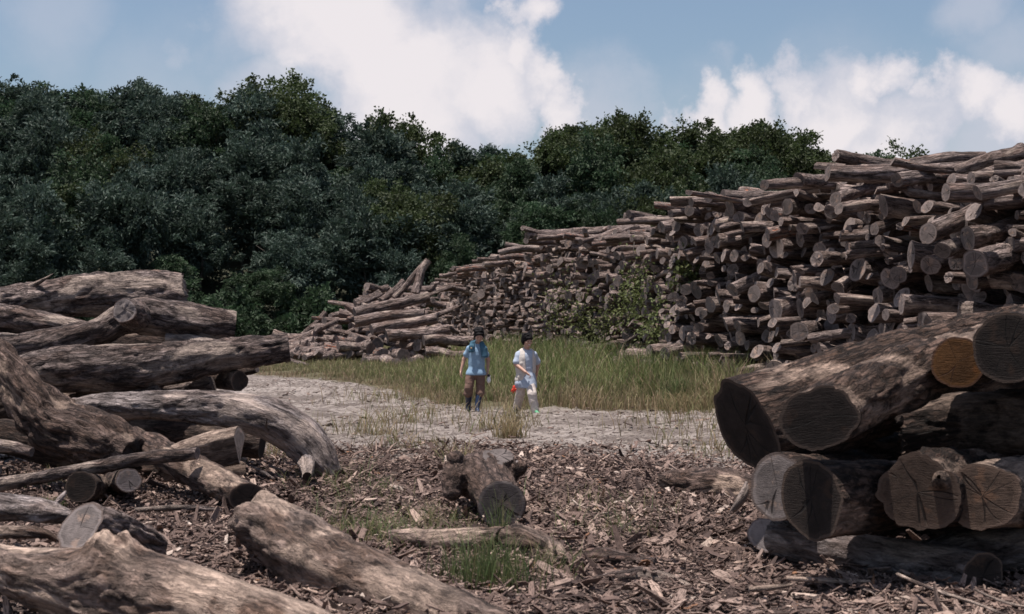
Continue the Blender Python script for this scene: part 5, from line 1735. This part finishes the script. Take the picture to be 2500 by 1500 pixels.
# ------------------------------------------------------------------ the two men
M['skin'] = flat_mat('skin', (.42, .25, .19), .55, .1, 30, .35)
M['hair'] = flat_mat('black_hair', (.006, .005, .006), .7, .3, 90, .12)
M['blue_shirt'] = flat_mat('blue_shirt', (.21, .315, .43), .85, .22, 30)
M['teal_towel'] = flat_mat('teal_towel', (.045, .105, .155), .95, .3, 60)
M['brown_trousers'] = flat_mat('brown_trousers', (.155, .095, .075), .9, .2, 25)
M['navy_boot'] = flat_mat('navy_boot', (.012, .022, .055), .35, .2, 10, .5)
M['pale_shirt'] = flat_mat('pale_checked_shirt', (.36, .41, .50), .85, .2, 70)
M['cream_vest'] = flat_mat('cream_vest', (.52, .475, .44), .85, .15, 25)
M['cream_trousers'] = flat_mat('cream_trousers', (.56, .49, .45), .88, .22, 14)
M['sneaker'] = flat_mat('dark_sneaker', (.02, .024, .026), .6, .3, 20)
M['sneaker_green'] = flat_mat('green_sneaker_tongue', (.10, .30, .17), .6, .2, 20)
M['white_cloth'] = flat_mat('white_cloth', (.75, .75, .76), .8, .1, 20)
M['black_cloth'] = flat_mat('black_cloth', (.02, .02, .03), .8, .2, 20)
M['red_cloth'] = flat_mat('red_cloth', (.62, .06, .035), .8, .2, 30)
M['tan_patch'] = flat_mat('tan_patch', (.42, .30, .18), .8, .2, 40)


def rot_zx(yaw, pitch):
    """rows = local axes (x right, y back, z up) of a head turned by yaw about Z and bowed by pitch"""
    m = Matrix.Rotation(yaw, 3, 'Z') @ Matrix.Rotation(pitch, 3, 'X')
    return np.array(m)


def head_field(f, c, Rm, s=1.0):
    g = lambda x, y, z: c + Rm @ np.array((x, y, z)) * s
    e = lambda p, r, k=.015: f.ell(g(*p), np.array(r) * s, k, Rm)
    e((0, .012, .03), (.077, .094, .090))
    e((0, -.018, -.035), (.062, .070, .080), .03)
    e((0, -.055, -.085), (.036, .034, .028), .025)       # chin
    f.cap(g(0, -.088, .012), g(0, -.108, -.026), .011 * s, .016 * s, .012)   # nose
    e((0, -.084, .022), (.055, .016, .012), .015)       # brow
    for sx in (-1, 1):
        e((sx * .040, -.066, -.022), (.026, .024, .024), .02)   # cheeks
        e((sx * .077, .012, -.008), (.010, .022, .032), .008)   # ears
    for sx in (-1, 1):
        f.sub_ell(g(sx * .031, -.096, .003), np.array((.019, .014, .011)) * s, Rm)
    f.sub_ell(g(0, -.096, -.058), np.array((.024, .012, .006)) * s, Rm)


def hand_field(f, wrist, d, palm, s=1.0, curl=.6):
    """palm, four fingers of unequal length and a thumb from the side of the palm. d: direction of the hand, palm: palm normal"""
    d = norm(d)
    palm = norm(np.array(palm) - d * np.dot(palm, d))
    side = np.cross(d, palm)
    w = np.array(wrist)
    for k in (-1.2, -.4, .4, 1.2):
        f.cap(w + d * .01, w + d * .085 + side * k * .019, .019, .0135, .014)
    for k, Lf in ((-1.5, .066), (-.5, .076), (.5, .080), (1.5, .072)):
        b = w + d * .088 + side * k * .0205
        c = curl * (1 + .12 * k)
        m = b + (d * math.cos(c * .5) + palm * math.sin(c * .5)) * Lf * .45
        e = m + (d * math.cos(c * 1.2) + palm * math.sin(c * 1.2)) * Lf * .32
        t = e + (d * math.cos(c * 1.8) + palm * math.sin(c * 1.8)) * Lf * .26
        f.chain([b, m, e, t], [.0098, .0092, .0085, .0075], .003)
    b = w + d * .03 + side * .030
    m = b + norm(d * .6 + side * .7 + palm * .3) * .035
    e = m + norm(d * .9 + side * .25 + palm * .4) * .03
    f.chain([w + d * .02 + side * .012, b, m, e], [.016, .014, .011, .009], .006)


def hair_mesh(c, Rm, s, seed, fluff, face):
    f = Field(c - .19, c + .19, .0065)
    g = lambda x, y, z: c + Rm @ np.array((x, y, z)) * s
    f.ell(g(0, .022, .045), np.array((.094, .106, .094)) * s, .02, Rm)
    f.ell(g(0, .045, -.005), np.array((.088, .078, .085)) * s, .02, Rm)
    hr = random.Random(seed)
    for k in range(26):
        a = k * 2.4
        q = hr.uniform(.3, 1.0)
        f.ell(g(math.cos(a) * .080 * q, .025 + math.sin(a) * .085 * q, .055 + .065 * math.sqrt(1 - q * q * .8) + hr.uniform(-.02, .012)), np.array((.030, .030, .026)) * s * hr.uniform(.7, 1.35), .008, Rm)
    f.ell(g(-.02, -.075, .062), np.array((.052, .026, .024)) * s, .012, Rm)
    f.ell(g(.03, -.072, .066), np.array((.042, .026, .022)) * s, .012, Rm)
    for sx in (-1, 1):
        f.ell(g(sx * .075, .02, -.005), np.array((.020, .042, .055)) * s, .012, Rm)
    f.noise(fluff, (55, 55, 30), seed, 3)
    f.sub_ell(g(0, -.115, face), np.array((.072, .085, .095)) * s, Rm)
    f.cut(-Rm @ np.array((0, -.35, .93)), g(0, .06, -.105))
    return f.mesh()


def part(name, VQ, mat, parent, label=None):
    o = mk(name, VQ[0], VQ[1], mat=M[mat], parent=parent)
    if label:
        o['label'] = label
    return o


def eyes_mouth(parent, c, Rm, s, smile):
    g = lambda x, y, z: c + Rm @ np.array((x, y, z)) * s
    for sx in (-1, 1):
        f = Field(g(sx * .031, -.088, .003) - .02, g(sx * .031, -.088, .003) + .02, .0025)
        f.ell(g(sx * .031, -.0865, .003), np.array((.010, .005, .004)) * s, .001, Rm)
        part('eye', f.mesh(), 'hair', parent)
    f = Field(g(0, -.09, -.055) - .04, g(0, -.09, -.055) + .04, .003)
    f.ell(g(0, -.083, -.057), np.array((.023, .008, .008 if smile else .004)) * s, .001, Rm)
    part('mouth', f.mesh(), 'white_cloth' if smile else 'red_cloth' if False else 'skin', parent)


def person_blue():
    o = P(1160, 1017, 30.0)
    o[2] = float(ground_h(o[0], o[1])) + .0
    root = empty('person', o)
    hc = np.array((.085, -.065, 1.625))
    Rm = rot_zx(.10, .42)
    A = [(-.125, .0, 1.345), (-.235, .055, 1.12), (-.295, .005, .885)]
    Bm = [(.19, .02, 1.335), (.27, .12, 1.12), (.265, .07, .89)]
    L1 = [(-.07, 0, .88), (-.115, -.10, .48), (-.15, .10, .10)]
    L2 = [(.09, 0, .88), (.095, -.02, .48), (.05, -.13, .08)]
    f = Field((-.5, -.4, -.02), (.5, .4, 1.85), .0075)
    head_field(f, hc, Rm, 1.10)
    f.cap((.045, .02, 1.40), hc + Rm @ np.array((0, .01, -.05)), .062, .055, .03)
    f.ell((.04, .01, 1.27), (.165, .10, .17), .05)
    f.ell((.03, .0, 1.05), (.14, .09, .2), .06)
    f.ell((.015, .0, .90), (.155, .10, .11), .05)
    f.chain([(.03, .01, 1.39), A[0], A[1], A[2]], [.06, .052, .040, .027], .025)
    f.chain([(.05, .01, 1.39), Bm[0], Bm[1], Bm[2]], [.06, .052, .040, .027], .025)
    f.chain(L1, [.085, .058, .038], .03)
    f.chain(L2, [.085, .058, .038], .03)
    hand_field(f, A[2], (-.08, -.15, -1), (.9, -.3, .1), 1, .55)
    hand_field(f, Bm[2], (-.02, -.2, -1), (-.9, -.2, 0), 1, 1.3)
    part('body', f.mesh(), 'skin', root)
    part('hair', hair_mesh(hc, Rm, 1.13, 3, .010, -.040), 'hair', root)
    eyes_mouth(root, hc, Rm, 1.10, False)
    # shirt with short sleeves
    f = Field((-.42, -.32, .7), (.48, .34, 1.56), .009)
    f.ell((.04, .01, 1.27), (.19, .125, .18), .05)
    f.ell((.03, .0, 1.05), (.178, .122, .26), .08)
    f.cap((-.06, 0, .80), (.10, 0, .80), .140, .140, .08)
    f.chain([(.02, .01, 1.41), A[0], np.array(A[0]) * .45 + np.array(A[1]) * .55], [.052, .052, .066], .05)
    f.chain([(.06, .01, 1.40), Bm[0], np.array(Bm[0]) * .45 + np.array(Bm[1]) * .55], [.052, .052, .066], .05)
    f.cap((.045, .02, 1.38), (.06, .0, 1.46), .085, .072, .03)
    f.noise(.010, (7, 7, 9), 5, 2)
    f.cut((0, 0, -1), (0, 0, .79))
    f.cut((.1, -.35, 1), (.06, 0, 1.465))
    da = norm(np.array(A[1]) - A[0])
    V, Q = f.mesh()
    part('shirt', (V, Q), 'blue_shirt', root)
    # trousers bagging over the boots
    f = Field((-.36, -.3, .2), (.36, .3, .98), .009)
    f.cap((-.05, 0, .80), (.08, 0, .80), .112, .112, .03)
    for Lg, s_ in ((L1, -1), (L2, 1)):
        h, k, a = (np.array(x) for x in Lg)
        sx = np.array((.022 * s_, 0, 0))
        f.chain([h + sx * .5, k * .9 + h * .1 + sx, k * .80 + a * .20 + sx, k * .66 + a * .34], [.108, .092, .096, .066], .012)
    f.noise(.016, (8, 8, 13), 9, 3)
    f.cut((0, 0, 1), (0, 0, .83))
    part('trousers', f.mesh(), 'brown_trousers', root)
    for Lg in (L1, L2):
        h, k, a = (np.array(x) for x in Lg)
        f = Field(np.minimum(k, a) - np.array((.14, .30, .12)), np.maximum(k, a) + np.array((.14, .14, 0)), .009)
        f.chain([k * .7 + a * .3, a + np.array((0, 0, .03))], [.074, .058], .02)
        f.cap(a + np.array((0, .03, -.02)), a + np.array((.02, -.17, -.04)), .05, .042, .03)
        f.cut((0, 0, -1), (0, 0, a[2] - .08))
        part('boot', f.mesh(), 'navy_boot', root)
    # towel round the neck, hanging over both shoulders
    f = Field((-.25, -.3, 1.0), (.36, .28, 1.65), .009)
    f.chain([(-.075, -.150, 1.30), (-.070, -.140, 1.38), (-.055, -.07, 1.455)], [.062, .062, .05], .02, flat=(1, .42, 1))
    f.chain([(-.055, -.05, 1.46), (.035, .10, 1.49), (.135, -.03, 1.46)], [.048, .042, .048], .03)
    f.chain([(.20, -.155, 1.20), (.185, -.145, 1.34), (.145, -.06, 1.45)], [.070, .068, .05], .02, flat=(1, .42, 1))
    f.noise(.014, (14, 14, 7), 4, 3)
    X = f.grid()
    low = np.where(X[..., 0] < .06, 1.285 - X[..., 2] + .15 * X[..., 0], 1.165 - X[..., 2] - .1 * X[..., 0] + .02)
    f.F = np.maximum(f.F, low.astype(np.float32))
    tw = part('towel', f.mesh(), 'teal_towel', root)
    f = Field((-.12, -.22, 1.31), (-.03, -.12, 1.41), .005)
    f.ell((-.075, -.172, 1.36), (.02, .008, .022), .002)
    part('patch', f.mesh(), 'tan_patch', tw)
    tag(root, 'man in a blue shirt and brown trousers walking with bowed head, towel round his neck', 'person')
    # white pouch in his hand
    f = Field((-.1, -.1, -.16), (.1, .1, .1), .007)
    f.ell((0, 0, -.05), (.045, .035, .06), .02)
    f.cap((.0, 0, 0), (.02, 0, .04), .03, .02, .02)
    f.noise(.01, (20, 20, 20), 2, 2)
    w = mk('white_bag', *f.mesh(), mat=M['white_cloth'], loc=o + np.array((.285, .0, .735)))
    f = Field((-.1, -.1, -.02), (.1, .1, .12), .007)
    f.ell((.0, -.02, .045), (.032, .028, .03), .01)
    mk('dark_flap', *f.mesh(), mat=M['black_cloth'], parent=w)
    tag(w, 'small white bag with a dark flap held by the man in blue', 'bag')


def person_vest():
    o = P(1290, 1021, 29.7)
    o[2] = float(ground_h(o[0], o[1]))
    root = empty('person', o)
    hc = np.array((-.025, -.035, 1.555))
    Rm = rot_zx(.55, .16)
    A = [(-.205, .0, 1.275), (-.265, -.05, 1.07), (-.06, -.235, .915)]
    Bm = [(.115, .03, 1.275), (.205, .14, 1.07), (.17, .16, .84)]
    L1 = [(-.14, .02, .82), (-.165, .12, .46), (-.235, .36, .12)]
    L2 = [(.01, 0, .82), (.075, -.20, .46), (.135, -.20, .085)]
    f = Field((-.5, -.5, -.02), (.5, .55, 1.78), .0075)
    head_field(f, hc, Rm, 1.10)
    f.cap((-.045, .01, 1.34), hc + Rm @ np.array((0, .01, -.05)), .062, .055, .03)
    f.ell((-.045, .01, 1.2), (.165, .11, .17), .05)
    f.ell((-.055, .0, .99), (.15, .105, .2), .06)
    f.ell((-.06, .0, .84), (.16, .11, .11), .05)
    f.chain([(-.08, .01, 1.33), A[0], A[1], A[2]], [.06, .054, .042, .028], .025)
    f.chain([(0, .01, 1.33), Bm[0], Bm[1], Bm[2]], [.06, .054, .042, .028], .025)
    f.chain(L1, [.085, .058, .038], .03)
    f.chain(L2, [.085, .058, .038], .03)
    hand_field(f, A[2], (.85, -.2, -.55), (.1, -.25, -1), 1, .7)
    hand_field(f, Bm[2], (-.1, -.1, -1), (-.9, -.2, 0), 1, .6)
    part('body', f.mesh(), 'skin', root)
    part('hair', hair_mesh(hc, Rm, 1.16, 6, .018, -.045), 'hair', root)
    eyes_mouth(root, hc, Rm, 1.10, True)
    # long pale shirt
    f = Field((-.46, -.36, .5), (.42, .36, 1.5), .009)
    f.ell((-.045, .01, 1.2), (.195, .13, .18), .05)
    f.ell((-.055, 0, .96), (.195, .13, .27), .08)
    f.cap((-.15, 0, .66), (.03, -.02, .64), .135, .14, .08)
    f.cap((.02, -.06, .60), (.02, -.03, .78), .15, .13, .06)
    f.chain([(-.08, .01, 1.33), A[0], np.array(A[0]) * .25 + np.array(A[1]) * .75], [.054, .056, .076], .05)
    f.chain([(0, .01, 1.33), Bm[0], np.array(Bm[0]) * .25 + np.array(Bm[1]) * .75], [.054, .056, .076], .05)
    f.cap((-.045, .01, 1.32), (-.04, -.01, 1.40), .088, .074, .03)
    f.noise(.009, (7, 7, 9), 15, 2)
    f.cut((0, 0, -1), (0, 0, .575))
    f.cut((.2, -.5, 1), (-.03, 0, 1.40))
    part('shirt', f.mesh(), 'pale_shirt', root)
    # sleeveless vest, open at the front
    f = Field((-.40, -.36, .6), (.30, .36, 1.45), .009)
    f.ell((-.045, .015, 1.2), (.212, .148, .19), .05)
    f.ell((-.055, .005, .98), (.215, .150, .27), .08)
    f.cap((-.16, .01, .74), (.04, .01, .74), .125, .125, .08)
    f.chain([(-.10, .01, 1.35), (-.18, .01, 1.30)], [.07, .06], .04)
    f.chain([(.01, .01, 1.35), (.09, .01, 1.30)], [.07, .06], .04)
    f.noise(.008, (7, 7, 9), 18, 2)
    f.cut((0, 0, -1), (0, 0, .70))
    f.cut((0, 0, 1), (0, 0, 1.40))
    # front opening and the armholes
    X = f.grid()
    opening = np.minimum(np.minimum(X[..., 0] + .055 + (X[..., 2] - 1.0) * .06, .085 - X[..., 0]), -X[..., 1] - .02)
    f.F = np.maximum(f.F, opening.astype(np.float32))
    for sh in (A[0], Bm[0]):
        w, Xw = f.win(np.array(sh) - .2, np.array(sh) + .2)
        el = A[1] if sh is A[0] else Bm[1]
        ab = np.array(el) - np.array(sh)
        t = np.clip(((Xw - np.array(sh)) @ ab) / (ab @ ab), 0, 1)
        d = .088 - np.linalg.norm(Xw - np.array(sh) - np.array((.02 * (1 if sh is Bm[0] else -1), 0, 0)) - t[..., None] * ab, axis=-1)
        f.F[w] = np.maximum(f.F[w], d.astype(np.float32))
    vest = part('vest', f.mesh(), 'cream_vest', root)
    for (x, y, z, sx, sz) in ((-.165, -.112, .80, .062, .07), (-.135, -.126, 1.08, .05, .05)):
        f = Field((x - .1, y - .05, z - .1), (x + .1, y + .06, z + .1), .007)
        f.ell((x, y, z), (sx, .012, sz), .01)
        f.noise(.006, (20, 20, 20), 2, 1)
        part('pocket', f.mesh(), 'cream_vest', vest)
    # baggy trousers
    f = Field((-.45, -.42, .02), (.36, .52, .9), .009)
    f.cap((-.14, 0, .72), (.01, 0, .72), .105, .105, .03)
    for Lg in (L1, L2):
        h, k, a = (np.array(x) for x in Lg)
        f.chain([h, k, a + np.array((0, 0, .02))], [.100, .098, .085], .012)
    f.noise(.013, (7, 7, 12), 29, 3)
    f.cut((0, 0, 1), (0, 0, .70))
    part('trousers', f.mesh(), 'cream_trousers', root)
    a = np.array(L2[2])
    f = Field(a + np.array((-.14, -.3, -.1)), a + np.array((.2, .14, .12)), .008)
    f.cap(a + np.array((0, .04, -.02)), a + np.array((.07, -.17, -.035)), .052, .046, .03)
    f.cut((0, 0, -1), (0, 0, .005))
    sh = part('shoe', f.mesh(), 'sneaker', root)
    f = Field(a + np.array((-.1, -.28, -.1)), a + np.array((.18, .1, .12)), .008)
    f.cap(a + np.array((.02, -.06, .015)), a + np.array((.07, -.19, -.02)), .036, .033, .02)
    part('tongue', f.mesh(), 'sneaker_green', sh)
    a = np.array(L1[2])
    f = Field(a + np.array((-.2, -.3, -.14)), a + np.array((.14, .16, .12)), .008)
    f.cap(a + np.array((.0, .05, .0)), a + np.array((-.05, -.16, -.075)), .05, .042, .03)
    part('shoe', f.mesh(), 'sneaker', root)
    tag(root, 'smiling man in a cream pocket vest over a pale shirt striding in loose light trousers', 'person')
    f = Field((-.12, -.1, -.14), (.12, .1, .12), .006)
    f.ell((0, 0, .02), (.03, .025, .045), .01)
    for k, (dx, dz) in enumerate(((-.055, -.06), (-.02, -.09), (.03, -.07), (.05, -.03))):
        f.chain([(0, 0, .0), (dx * .6, -.01, dz * .5), (dx, 0, dz)], [.022, .016, .012], .01)
    g = mk('red_glove', *f.mesh(), mat=M['red_cloth'], loc=o + np.array((-.30, -.10, .57)))
    tag(g, 'bright red glove tucked at the hip of the man in the cream vest', 'glove')


person_blue()
person_vest()
